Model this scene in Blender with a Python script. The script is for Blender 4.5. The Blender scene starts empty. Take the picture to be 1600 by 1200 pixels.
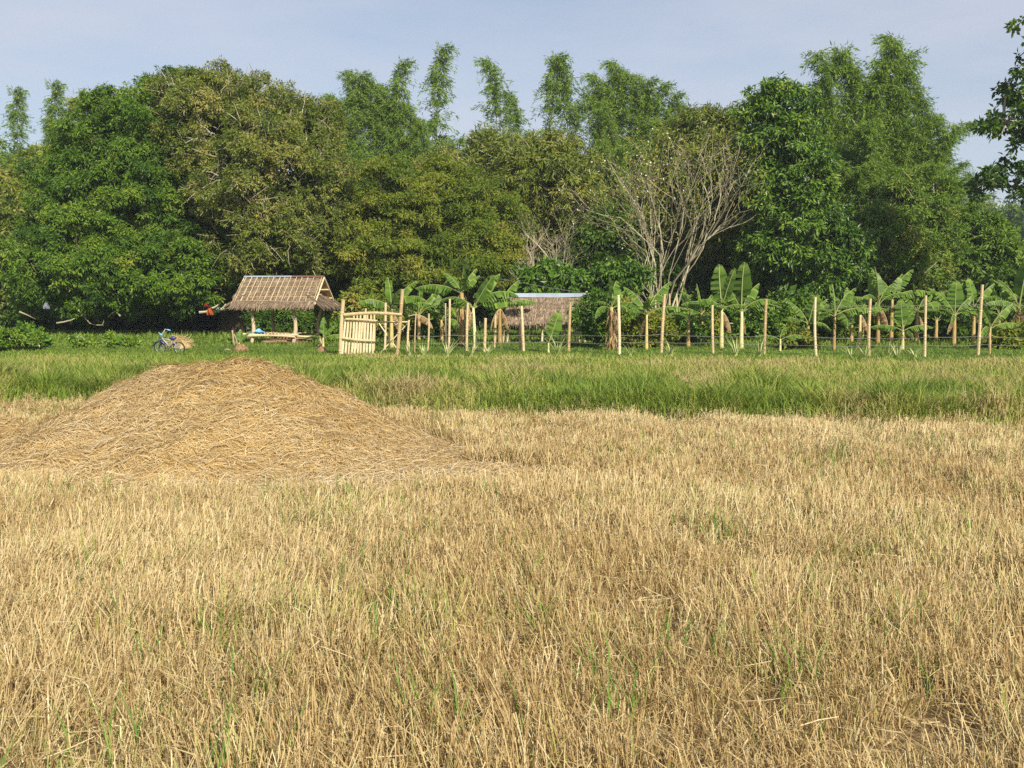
import bpy, math, random
import numpy as np
from mathutils import Vector, Matrix

scene = bpy.context.scene
COL = scene.collection
R = math.radians

# ------------------------------------------------------------------ camera, sky, sun, exposure
PITCH = 5.0
CAM_Z = 1.7
F = 1600.0                       # focal length in pixels of the 1600 wide photograph
cam_d = bpy.data.cameras.new("camera")
cam_d.sensor_width = 36.0
cam_d.lens = 36.0
cam_d.clip_start = 0.1
cam_d.clip_end = 2000.0
cam = bpy.data.objects.new("camera", cam_d)
cam.location = (0, 0, CAM_Z)
cam.rotation_euler = (R(90 - PITCH), 0, 0)
COL.objects.link(cam)
scene.camera = cam

SUN_EL, SUN_AZ = 33.0, 155.0     # azimuth clockwise from +Y: behind the camera and to its right
sdir = Vector((math.sin(R(SUN_AZ)) * math.cos(R(SUN_EL)), math.cos(R(SUN_AZ)) * math.cos(R(SUN_EL)), math.sin(R(SUN_EL))))
sun_d = bpy.data.lights.new("sun", 'SUN')
sun_d.energy = 5.0
sun_d.angle = R(0.6)
sun_d.color = (1.0, 0.93, 0.80)
sun = bpy.data.objects.new("sun", sun_d)
sun.rotation_euler = (-sdir).to_track_quat('-Z', 'Y').to_euler()
sun.location = sdir * 60
COL.objects.link(sun)

world = bpy.data.worlds.new("World")
scene.world = world
world.use_nodes = True
wn = world.node_tree.nodes
wl = world.node_tree.links
for n in list(wn):
    wn.remove(n)
w_out = wn.new('ShaderNodeOutputWorld')
w_bg = wn.new('ShaderNodeBackground')
w_sky = wn.new('ShaderNodeTexSky')
w_sky.sky_type = 'NISHITA'
w_sky.sun_disc = False
w_sky.sun_elevation = R(SUN_EL)
w_sky.sun_rotation = R(SUN_AZ)
w_sky.air_density = 1.0
w_sky.dust_density = 1.0
w_sky.ozone_density = 1.6
w_bg.inputs['Strength'].default_value = 0.082
# thin high cloud veil, streaky, the same all round the sky
w_tc = wn.new('ShaderNodeTexCoord')
w_map = wn.new('ShaderNodeMapping')
w_map.inputs['Scale'].default_value = (1.6, 1.6, 6.5)
w_no = wn.new('ShaderNodeTexNoise')
w_no.inputs['Scale'].default_value = 1.6
w_no.inputs['Detail'].default_value = 5.0
w_no.inputs['Roughness'].default_value = 0.55
w_mr = wn.new('ShaderNodeMapRange')
w_mr.inputs['From Min'].default_value = 0.3
w_mr.inputs['From Max'].default_value = 0.75
w_mr.inputs['To Min'].default_value = 0.36
w_mr.inputs['To Max'].default_value = 0.96
w_mix = wn.new('ShaderNodeMix')
w_mix.data_type = 'RGBA'
w_mix.inputs['B'].default_value = (5.5, 5.85, 6.8, 1)
wl.new(w_tc.outputs['Generated'], w_map.inputs['Vector'])
wl.new(w_map.outputs['Vector'], w_no.inputs['Vector'])
wl.new(w_no.outputs['Fac'], w_mr.inputs['Value'])
wl.new(w_mr.outputs['Result'], w_mix.inputs['Factor'])
wl.new(w_sky.outputs['Color'], w_mix.inputs['A'])
wl.new(w_mix.outputs['Result'], w_bg.inputs['Color'])
wl.new(w_bg.outputs['Background'], w_out.inputs['Surface'])

scene.render.engine = 'CYCLES'
scene.cycles.use_denoising = False
scene.cycles.max_bounces = 6
scene.cycles.diffuse_bounces = 4
scene.cycles.transmission_bounces = 3
scene.cycles.volume_bounces = 0
vs = scene.view_settings
vs.view_transform = 'Standard'
vs.look = 'None'
vs.exposure = 0.5
vs.gamma = 1.0
vs.use_curve_mapping = False

# ------------------------------------------------------------------ helpers: pixel rays, ground, noise
CP, SP = math.cos(R(PITCH)), math.sin(R(PITCH))


def P(px, py, Y):
    """the world point seen at photo pixel (px, py) at forward distance Y"""
    u, v = (px - 800) / F, (600 - py) / F
    d = np.array([u, CP + SP * v, -SP + CP * v])
    return np.array([0, 0, CAM_Z]) + d * (Y / d[1])


def vnoise(x, y, seed=0):
    """smooth value noise in 0..1"""
    xi = np.floor(x).astype(np.int64); yi = np.floor(y).astype(np.int64)
    fx = x - xi; fy = y - yi
    fx = fx * fx * (3 - 2 * fx); fy = fy * fy * (3 - 2 * fy)

    def h(a, b):
        n = (a * 374761393 + b * 668265263 + seed * 974711) & 0x7fffffff
        n = ((n ^ (n >> 13)) * 1274126177) & 0x7fffffff
        return ((n ^ (n >> 16)) & 0xffff) / 65535.0
    return (h(xi, yi) * (1 - fx) + h(xi + 1, yi) * fx) * (1 - fy) + (h(xi, yi + 1) * (1 - fx) + h(xi + 1, yi + 1) * fx) * fy


def fnoise(x, y, seed=0, oct=3):
    s = 0; a = 0.5; t = 0
    for i in range(oct):
        s = s + a * vnoise(x * 2 ** i, y * 2 ** i, seed + i * 17); t += a; a *= 0.55
    return s / t


def edge_y(x):
    return 13.4 - 0.215 * np.clip(x, -40, 40) + (fnoise(x * 0.5, x * 0, 5) - 0.5) * 0.5


def smooth(t):
    t = np.clip(t, 0, 1)
    return t * t * (3 - 2 * t)


def zg(x, y):
    x = np.asarray(x, float); y = np.asarray(y, float)
    t = (y - edge_y(x))
    z = 0.12 * smooth(t / 2.5) + 0.20 * smooth((t + .1) / .8) * smooth((5.0 - t) / 4.0)
    z = z + (fnoise(x * 0.35, y * 0.35, 3) - 0.5) * 0.07 * smooth(t / 2)
    z = z + (fnoise(x * 1.3, y * 1.3, 9) - 0.5) * 0.04 * (t < 0)
    return z


def base(px, Y, dz=0.0):
    z = 0.2
    for _ in range(3):
        d = Y * CP - (z - CAM_Z) * SP
        x = (px - 800) / F * d
        z = float(zg(x, Y))
    return np.array([x, Y, z + dz])


# ------------------------------------------------------------------ helpers: meshes
class Geo:
    def __init__(self):
        self.V = []; self.n = 0; self.Q = []; self.T = []; self.qt = []; self.tt = []

    def add(self, V, quads=None, tris=None, tint=0.5, tt=None):
        V = np.asarray(V, float).reshape(-1, 3)
        if quads is not None and len(quads):
            q = np.asarray(quads, np.int64).reshape(-1, 4)
            self.Q.append(q + self.n)
            self.qt.append(np.broadcast_to(np.asarray(tint, float), (len(q),)).copy())
        if tris is not None and len(tris):
            t = np.asarray(tris, np.int64).reshape(-1, 3)
            self.T.append(t + self.n)
            self.tt.append(np.broadcast_to(np.asarray(tint if tt is None else tt, float), (len(t),)).copy())
        self.V.append(V); self.n += len(V)

    def mesh(self, name, mat, origin=(0, 0, 0), smooth_=False):
        me = bpy.data.meshes.new(name)
        V = np.concatenate(self.V) - np.asarray(origin, float)
        loops, starts, tint = [], [], []
        off = 0
        for arrs, tl, k in ((self.Q, self.qt, 4), (self.T, self.tt, 3)):
            if arrs:
                a = np.concatenate(arrs); loops.append(a.ravel())
                starts.append(off + np.arange(len(a)) * k); off += a.size
                tint.append(np.concatenate(tl))
        loops = np.concatenate(loops); starts = np.concatenate(starts); tint = np.concatenate(tint)
        me.vertices.add(len(V)); me.vertices.foreach_set('co', V.astype(np.float32).ravel())
        me.loops.add(len(loops)); me.loops.foreach_set('vertex_index', loops.astype(np.int32))
        me.polygons.add(len(starts)); me.polygons.foreach_set('loop_start', starts.astype(np.int32))
        a = me.attributes.new('tint', 'FLOAT', 'FACE')
        a.data.foreach_set('value', tint.astype(np.float32))
        me.update(calc_edges=True)
        me.polygons.foreach_set('use_smooth', np.full(len(starts), smooth_, dtype=bool))
        me.materials.append(mat)
        return me


def nrm(v):
    v = np.asarray(v, float)
    return v / (np.linalg.norm(v, axis=-1, keepdims=True) + 1e-9)


def leaves(g, Pn, D, N, L, W, tint, fold=0.2, wpos=0.42):
    """n diamond leaves: base Pn, direction D, facing N"""
    n = len(Pn)
    D = nrm(D); S = nrm(np.cross(D, N)); N2 = np.cross(S, D)
    L = np.broadcast_to(L, (n,))[:, None]; W = np.broadcast_to(W, (n,))[:, None]
    m = Pn + D * L * wpos + N2 * W * fold
    V = np.stack([Pn, m + S * W * .5, Pn + D * L - N2 * W * fold, m - S * W * .5], 1)
    q = np.arange(n * 4).reshape(n, 4)
    g.add(V, quads=q, tint=tint)


def blades(g, Pn, D0, bend, S, L, W, tint):
    """n grass blades: a quad and a tip triangle, bending from D0 by bend"""
    n = len(Pn)
    L = np.broadcast_to(L, (n,))[:, None]; W = np.broadcast_to(W, (n,))[:, None]
    D0 = nrm(D0); D1 = nrm(D0 + bend)
    p1 = Pn + D0 * L * .5; p2 = p1 + D1 * L * .5
    V = np.stack([Pn - S * W * .5, Pn + S * W * .5, p1 + S * W * .42, p1 - S * W * .42, p2], 1)
    i = np.arange(n)[:, None] * 5
    g.add(V, quads=i + np.array([[0, 1, 2, 3]]), tris=i + np.array([[3, 2, 4]]), tint=tint)


def stalks(g, Pn, D0, bend, S, L, W, tint):
    """n cut stalks: two quads, blunt tip"""
    n = len(Pn)
    L = np.broadcast_to(L, (n,))[:, None]; W = np.broadcast_to(W, (n,))[:, None]
    D0 = nrm(D0); D1 = nrm(D0 + bend)
    p1 = Pn + D0 * L * .5; p2 = p1 + D1 * L * .5
    V = np.stack([Pn - S * W * .5, Pn + S * W * .5, p1 + S * W * .5, p1 - S * W * .5, p2 + S * W * .4, p2 - S * W * .4], 1)
    i = np.arange(n)[:, None] * 6
    q = np.concatenate([i + np.array([[0, 1, 2, 3]]), i + np.array([[3, 2, 4, 5]])])
    g.add(V, quads=q, tint=np.concatenate([np.broadcast_to(tint, (n,))] * 2))


def tube(g, pts, rad, sides=6, tint=0.5, cap=True):
    pts = np.asarray(pts, float); k = len(pts)
    rad = np.broadcast_to(np.asarray(rad, float), (k,))
    t = np.gradient(pts, axis=0); t = nrm(t)
    ref = np.array([0.0, 0, 1]) if abs(t[0][2]) < 0.9 else np.array([1.0, 0, 0])
    u = nrm(np.cross(t, ref)); v = np.cross(t, u)
    a = np.arange(sides) * 2 * math.pi / sides
    V = pts[:, None, :] + rad[:, None, None] * (np.cos(a)[None, :, None] * u[:, None, :] + np.sin(a)[None, :, None] * v[:, None, :])
    idx = np.arange(k * sides).reshape(k, sides)
    nx = np.roll(idx, -1, axis=1)
    q = np.stack([idx[:-1], nx[:-1], nx[1:], idx[1:]], -1).reshape(-1, 4)
    V = V.reshape(-1, 3)
    tris = None
    if cap:
        c0, c1 = len(V), len(V) + 1
        V = np.concatenate([V, pts[:1], pts[-1:]])
        tris = np.concatenate([np.stack([nx[0], idx[0], np.full(sides, c0)], -1), np.stack([idx[-1], nx[-1], np.full(sides, c1)], -1)])
    g.add(V, quads=q, tris=tris, tint=tint)


def box(g, c, s, rot=None, tint=0.5):
    c = np.asarray(c, float); s = np.asarray(s, float) / 2
    V = np.array([[x, y, z] for x in (-1, 1) for y in (-1, 1) for z in (-1, 1)], float) * s
    if rot is not None:
        V = V @ np.asarray(rot).T
    V = V + c
    q = [[0, 1, 3, 2], [4, 6, 7, 5], [0, 4, 5, 1], [2, 3, 7, 6], [0, 2, 6, 4], [1, 5, 7, 3]]
    g.add(V, quads=q, tint=tint)


def curve(p0, p1, n=5, sag=0.0, jit=0.0, rs=None):
    p0 = np.asarray(p0, float); p1 = np.asarray(p1, float)
    t = np.linspace(0, 1, n)[:, None]
    p = p0 * (1 - t) + p1 * t
    p[:, 2] += sag * 4 * (t * (1 - t))[:, 0]
    if jit and rs is not None:
        j = rs.normal(0, jit, (n, 3)); j[0] = 0; j[-1] = 0
        p += j
    return p


def bamboo(g, p0, p1, r0, r1, rs, tint=0.5, sides=7, node=0.32, jit=0.012):
    """a bamboo pole with swollen nodes"""
    p0 = np.asarray(p0, float); p1 = np.asarray(p1, float)
    Lg = np.linalg.norm(p1 - p0)
    k = max(2, int(Lg / node))
    ts, rr = [], []
    for i in range(k):
        a, b = i / k, (i + 1) / k
        ts += [a + 0.004, b - 0.035 / max(Lg, .3), b - 0.012 / max(Lg, .3)]
        rr += [0.97, 0.97, 1.13]
    ts.append(1.0); rr.append(1.0)
    ts = np.array(ts); rr = np.array(rr)
    bend = rs.normal(0, jit, 3)
    p = p0 * (1 - ts[:, None]) + p1 * ts[:, None] + bend * np.sin(ts * math.pi)[:, None] * Lg
    rad = (r0 * (1 - ts) + r1 * ts) * rr
    tube(g, p, rad, sides, tint)


def new_obj(name, me, parent=None, loc=None, rot=None, scale=None):
    o = bpy.data.objects.new(name, me)
    if loc is not None: o.location = tuple(float(c) for c in loc)
    if rot is not None: o.rotation_euler = rot
    if scale is not None: o.scale = scale if hasattr(scale, '__len__') else (scale,) * 3
    if parent is not None: o.parent = parent
    COL.objects.link(o)
    return o


def tag(o, label=None, cat=None, group=None, kind=None):
    if label: o['label'] = label
    if cat: o['category'] = cat
    if group: o['group'] = group
    if kind: o['kind'] = kind
    return o


def thing(name, label, cat, loc, group=None, rotz=0.0):
    o = new_obj(name, None, loc=loc, rot=(0, 0, rotz))
    o.empty_display_size = 0.2
    return tag(o, label, cat, group)


def solid(name, g, mat, label, cat, loc, group=None, smooth_=False):
    """a thing that is one mesh; g is in world coordinates"""
    return tag(new_obj(name, g.mesh(name, mat, loc, smooth_), loc=loc), label, cat, group)


def part(name, g, mat, root, smooth_=False, local=False):
    """a part; g in world coordinates unless local"""
    org = (0, 0, 0) if local else tuple(root.location)
    return new_obj(name, g.mesh(name, mat, org, smooth_), parent=root)


# ------------------------------------------------------------------ materials
def nt_new(name):
    m = bpy.data.materials.new(name); m.use_nodes = True
    nt = m.node_tree
    for n in list(nt.nodes): nt.nodes.remove(n)
    return m, nt


def ramp_node(nt, stops):
    r = nt.nodes.new('ShaderNodeValToRGB')
    e = r.color_ramp.elements
    while len(e) > 1: e.remove(e[-1])
    e[0].position = stops[0][0]; e[0].color = (*stops[0][1], 1)
    for p_, c_ in stops[1:]:
        x = e.new(p_); x.color = (*c_, 1)
    return r


def tint_mat(name, stops, rough=0.55, transl=0.0, spec=0.3, noise=0.0, nscale=6.0, bump=0.0, stretch=(1, 1, 1)):
    """colour of each piece from its tint, with some grain"""
    m, nt = nt_new(name); N, Lk = nt.nodes, nt.links
    out = N.new('ShaderNodeOutputMaterial'); b = N.new('ShaderNodeBsdfPrincipled')
    at = N.new('ShaderNodeAttribute'); at.attribute_name = 'tint'
    rp = ramp_node(nt, stops)
    fac = at.outputs['Fac']
    if noise > 0 or bump > 0:
        tc = N.new('ShaderNodeTexCoord'); mp = N.new('ShaderNodeMapping'); mp.inputs['Scale'].default_value = stretch
        no = N.new('ShaderNodeTexNoise'); no.inputs['Scale'].default_value = nscale; no.inputs['Detail'].default_value = 4
        Lk.new(tc.outputs['Object'], mp.inputs['Vector']); Lk.new(mp.outputs['Vector'], no.inputs['Vector'])
        if noise > 0:
            ma = N.new('ShaderNodeMath'); ma.operation = 'MULTIPLY_ADD'
            ma.inputs[1].default_value = noise * 2; ma.inputs[2].default_value = -noise
            Lk.new(no.outputs['Fac'], ma.inputs[0])
            ad = N.new('ShaderNodeMath'); ad.operation = 'ADD'; ad.use_clamp = True
            Lk.new(ma.outputs[0], ad.inputs[0]); Lk.new(at.outputs['Fac'], ad.inputs[1])
            fac = ad.outputs[0]
        if bump > 0:
            bp = N.new('ShaderNodeBump'); bp.inputs['Strength'].default_value = bump; bp.inputs['Distance'].default_value = 0.02
            Lk.new(no.outputs['Fac'], bp.inputs['Height']); Lk.new(bp.outputs['Normal'], b.inputs['Normal'])
    Lk.new(fac, rp.inputs['Fac'])
    Lk.new(rp.outputs['Color'], b.inputs['Base Color'])
    b.inputs['Roughness'].default_value = rough
    b.inputs['Specular IOR Level'].default_value = spec
    if transl > 0:
        tr = N.new('ShaderNodeBsdfTranslucent'); mx = N.new('ShaderNodeMixShader'); mx.inputs['Fac'].default_value = transl
        Lk.new(rp.outputs['Color'], tr.inputs['Color'])
        Lk.new(b.outputs['BSDF'], mx.inputs[1]); Lk.new(tr.outputs['BSDF'], mx.inputs[2])
        Lk.new(mx.outputs['Shader'], out.inputs['Surface'])
    else:
        Lk.new(b.outputs['BSDF'], out.inputs['Surface'])
    return m


M = {}
M['straw'] = tint_mat('straw_stubble', [(0.0, (0.190, 0.107, 0.041)), (.28, (0.389, 0.265, 0.104)), (.55, (0.551, 0.432, 0.211)), (.78, (0.646, 0.539, 0.315)), (.80, (0.418, 0.400, 0.117)), (.90, (0.152, 0.251, 0.036)), (1.0, (0.076, 0.186, 0.023))], rough=.6, transl=.18, spec=.25)
M['mound'] = tint_mat('straw_heap', [(0.0, (.24, .14, .05)), (.35, (.47, .315, .115)), (.6, (.54, .41, .205)), (.8, (.58, .47, .29)), (1.0, (.64, .55, .38))], rough=.65, transl=.1, spec=.2, noise=.12, nscale=14)
M['grass'] = tint_mat('field_grass', [(0.0, (.078, .128, .018)), (.3, (.145, .215, .028)), (.5, (.20, .28, .036)), (.68, (.31, .335, .070)), (.82, (.41, .365, .12)), (1.0, (.43, .33, .16))], rough=.55, transl=.25, spec=.2)
LEAFS = dict(rough=.45, transl=.32, spec=.26)
M['leaf_mango'] = tint_mat('mango_leaves', [(0, (0.042, 0.094, 0.009)), (.4, (0.095, 0.188, 0.015)), (.75, (0.173, 0.276, 0.023)), (1, (0.306, 0.336, 0.046))], **LEAFS)
M['leaf_olive'] = tint_mat('olive_leaves', [(0, (0.063, 0.101, 0.012)), (.4, (0.153, 0.202, 0.025)), (.75, (0.258, 0.276, 0.048)), (1, (0.390, 0.336, 0.104))], **LEAFS)
M['leaf_feather'] = tint_mat('feathery_leaves', [(0, (0.067, 0.114, 0.012)), (.45, (0.160, 0.222, 0.021)), (.8, (0.278, 0.289, 0.035)), (1, (0.417, 0.282, 0.081))], rough=.5, transl=.28, spec=.2)
M['leaf_bright'] = tint_mat('glossy_leaves', [(0, (0.037, 0.088, 0.009)), (.5, (0.091, 0.186, 0.015)), (1, (0.207, 0.299, 0.033))], rough=.4, transl=.22, spec=.35)
M['leaf_bamboo'] = tint_mat('bamboo_leaves', [(0, (0.067, 0.138, 0.018)), (.5, (0.152, 0.252, 0.029)), (.85, (0.244, 0.324, 0.044)), (1, (0.366, 0.324, 0.088))], rough=.5, transl=.32, spec=.2)
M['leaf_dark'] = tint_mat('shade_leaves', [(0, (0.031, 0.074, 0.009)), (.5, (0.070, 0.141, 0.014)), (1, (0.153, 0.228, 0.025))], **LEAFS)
M['leaf_banana'] = tint_mat('banana_leaf', [(0, (0.044, 0.099, 0.012)), (.45, (0.097, 0.181, 0.021)), (.8, (0.185, 0.284, 0.034)), (.9, (0.246, 0.327, 0.069)), (1, (0.387, 0.396, 0.146))], rough=.48, transl=.32, spec=.28, noise=.12, nscale=4)
M['leaf_dead'] = tint_mat('dead_banana_leaf', [(0, (.13, .075, .03)), (.5, (.30, .19, .085)), (1, (.52, .42, .26))], rough=.75, transl=.15, spec=.15, noise=.2, nscale=8)
M['banana_stem'] = tint_mat('banana_stem', [(0, (.15, .075, .03)), (.4, (.38, .25, .09)), (.7, (.52, .42, .17)), (1, (.60, .55, .30))], rough=.5, spec=.3, noise=.3, nscale=5, stretch=(4, 4, 1), bump=.3)
M['bamboo'] = tint_mat('dry_bamboo', [(0, (.25, .155, .07)), (.4, (.47, .34, .17)), (.7, (.60, .49, .29)), (1, (.70, .62, .43))], rough=.42, spec=.3, noise=.30, nscale=4, stretch=(4, 4, 1.6))
M['culm'] = tint_mat('bamboo_culm', [(0, (.10, .14, .045)), (.5, (.19, .22, .08)), (1, (.34, .33, .15))], rough=.45, spec=.35)
M['bark'] = tint_mat('bark', [(0, (.035, .026, .018)), (.5, (.085, .065, .045)), (1, (.17, .14, .10))], rough=.9, spec=.1, noise=.3, nscale=7, stretch=(2, 2, .6), bump=.6)
M['twig'] = tint_mat('pale_twig', [(0, (.19, .16, .10)), (.5, (.38, .335, .22)), (1, (.60, .54, .41))], rough=.8, spec=.15)
M['thatch'] = tint_mat('nipa_thatch', [(0, (0.080, 0.055, 0.034)), (.4, (0.189, 0.136, 0.089)), (.7, (0.284, 0.216, 0.146)), (1, (0.416, 0.326, 0.218))], rough=.85, spec=.1, transl=.05)
M['thatch_under'] = tint_mat('thatch_underside', [(0, (.22, .12, .04)), (.5, (.42, .25, .09)), (1, (.56, .38, .17))], rough=.8, spec=.1)
M['wood'] = tint_mat('crooked_wood', [(0, (.16, .095, .05)), (.5, (.38, .27, .16)), (1, (.56, .44, .30))], rough=.75, spec=.2, noise=.2, nscale=9, stretch=(2, 2, .7), bump=.35)
M['firewood'] = tint_mat('firewood', [(0, (.06, .035, .02)), (.5, (.17, .10, .055)), (1, (.36, .25, .15))], rough=.85, spec=.15, noise=.25, nscale=8, bump=.4)
M['metal_sheet'] = tint_mat('weathered_sheet', [(0, (0.145, 0.061, 0.032)), (.35, (0.173, 0.151, 0.145)), (.6, (0.246, 0.275, 0.303)), (1, (0.332, 0.376, 0.426))], rough=.5, spec=.3, noise=.15, nscale=4)
M['wire'] = tint_mat('barbed_wire', [(0, (.14, .135, .12)), (1, (.26, .25, .23))], rough=.6, spec=.3)
M['cable'] = tint_mat('power_cable', [(0, (.08, .08, .08)), (1, (.2, .2, .2))], rough=.5)
M['dirt'] = tint_mat('red_dirt', [(0, (.14, .075, .04)), (.5, (.25, .15, .08)), (1, (.38, .26, .15))], rough=.95, spec=.05, noise=.3, nscale=9, bump=.6)
M['pineapple'] = tint_mat('spiky_leaves', [(0, (.14, .22, .05)), (.6, (.32, .38, .12)), (1, (.52, .50, .24))], rough=.45, transl=.15, spec=.35)
M['bike_paint'] = tint_mat('bike_paint', [(0, (0.192, 0.200, 0.192)), (1, (0.336, 0.352, 0.328))], rough=.35, spec=.5)
M['bike_blue'] = tint_mat('bike_blue', [(0, (0.038, 0.038, 0.108)), (1, (0.077, 0.077, 0.173))], rough=.35, spec=.5)
M['rubber'] = tint_mat('rubber', [(0, (.02, .02, .02)), (1, (.06, .06, .06))], rough=.8, spec=.2)
M['cloth_blue'] = tint_mat('blue_cloth', [(0, (.10, .33, .62)), (1, (.22, .50, .80))], rough=.8, spec=.1)
M['cloth_orange'] = tint_mat('orange_cloth', [(0, (0.231, 0.034, 0.013)), (1, (0.328, 0.090, 0.019))], rough=.8, spec=.1)
M['cloth_red'] = tint_mat('red_cloth', [(0, (0.154, 0.012, 0.012)), (1, (0.266, 0.024, 0.024))], rough=.8, spec=.1)
M['cloth_white'] = tint_mat('white_cloth', [(0, (0.143, 0.151, 0.193)), (1, (0.193, 0.197, 0.231))], rough=.8, spec=.1)
M['petal'] = tint_mat('white_petals', [(0, (.62, .52, .44)), (1, (.78, .70, .62))], rough=.6, transl=.2, spec=.2)


def ground_mat():
    m, nt = nt_new('ground'); N, Lk = nt.nodes, nt.links
    out = N.new('ShaderNodeOutputMaterial'); b = N.new('ShaderNodeBsdfPrincipled')
    at = N.new('ShaderNodeAttribute'); at.attribute_name = 'tint'
    tc = N.new('ShaderNodeTexCoord')
    n1 = N.new('ShaderNodeTexNoise'); n1.inputs['Scale'].default_value = 22; n1.inputs['Detail'].default_value = 6
    n2 = N.new('ShaderNodeTexNoise'); n2.inputs['Scale'].default_value = 1.1; n2.inputs['Detail'].default_value = 5
    for n in (n1, n2): Lk.new(tc.outputs['Object'], n.inputs['Vector'])
    soil = ramp_node(nt, [(.3, (.10, .065, .032)), (.5, (.22, .15, .07)), (.7, (.36, .27, .13))])
    turf = ramp_node(nt, [(.3, (.035, .07, .014)), (.5, (.065, .125, .022)), (.7, (.13, .15, .035))])
    Lk.new(n1.outputs['Fac'], soil.inputs['Fac']); Lk.new(n2.outputs['Fac'], turf.inputs['Fac'])
    mx = N.new('ShaderNodeMix'); mx.data_type = 'RGBA'
    Lk.new(at.outputs['Fac'], mx.inputs['Factor']); Lk.new(soil.outputs['Color'], mx.inputs['A']); Lk.new(turf.outputs['Color'], mx.inputs['B'])
    Lk.new(mx.outputs['Result'], b.inputs['Base Color'])
    bp = N.new('ShaderNodeBump'); bp.inputs['Strength'].default_value = .8; bp.inputs['Distance'].default_value = .03
    Lk.new(n1.outputs['Fac'], bp.inputs['Height']); Lk.new(bp.outputs['Normal'], b.inputs['Normal'])
    b.inputs['Roughness'].default_value = .95; b.inputs['Specular IOR Level'].default_value = .1
    Lk.new(b.outputs['BSDF'], out.inputs['Surface'])
    return m


# ------------------------------------------------------------------ ground
def build_ground():
    xs = np.concatenate([np.linspace(-400, -34, 14), np.linspace(-30, 30, 151), np.linspace(34, 400, 14)])
    ys = np.concatenate([np.linspace(-60, -4, 8), np.linspace(-2, 46, 150), np.linspace(50, 110, 20), np.linspace(120, 420, 14)])
    X, Y = np.meshgrid(xs, ys)
    Z = zg(X, Y)
    V = np.stack([X, Y, Z], -1).reshape(-1, 3)
    nx = len(xs)
    i = np.arange((len(ys) - 1) * nx).reshape(len(ys) - 1, nx)[:, :-1].ravel()
    q = np.stack([i, i + 1, i + nx + 1, i + nx], -1)
    c = V[q].mean(1)
    g = Geo()
    g.add(V, quads=q, tint=smooth((c[:, 1] - edge_y(c[:, 0]) + .3) / .6))
    o = new_obj('ground', g.mesh('ground', ground_mat(), smooth_=True))
    tag(o, kind='structure')


build_ground()

# ------------------------------------------------------------------ straw heap
MX = np.array([-9.5, -8.0, -6.6, -5.95, -5.5, -5.24, -4.94, -4.42, -3.98, -3.5, -3.13, -2.8, -2.36, -2.06, -1.47, -.9, -.5, .1, .5])
MH = np.array([.0, .30, .40, .36, .25, .20, .33, .70, .83, .90, .94, .905, .74, .585, .30, .09, .04, .02, .0])


def mound_h(x, y):
    H = np.interp(x, MX, MH)
    yc = np.interp(x, [-7, -5.3, -4, -2, 0], [11.0, 11.2, 11.8, 11.6, 10.7])
    wf = np.interp(x, [-8, -5.3, -3.2, -1.5, 0.5], [2.7, 3.0, 3.5, 3.0, 1.9])
    wb = np.interp(x, [-8, -5.3, -3.2, -1.5, 0.5], [1.2, 1.3, 1.8, 1.4, .8])
    t = np.where(y < yc, (yc - y) / wf, (y - yc) / wb)
    prof = np.where(t < 1, (np.cos(np.clip(t, 0, 1) * math.pi) * .5 + .5) ** .82, 0)
    h = H * prof
    n = (fnoise(x * 1.5, y * 1.5, 31, 4) - .5) * .27 + (fnoise(x * 5, y * 5, 37, 2) - .5) * .06
    h = h + n * np.clip(h * 3, 0, 1)
    # thin spread of loose straw round the foot
    sp = np.exp(-(((x + 2.2) / 3.0) ** 2 + ((y - 9.3) / 1.1) ** 2) ** 2) * .07
    return np.maximum(h, sp * (x < .8)) - .02


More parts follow.
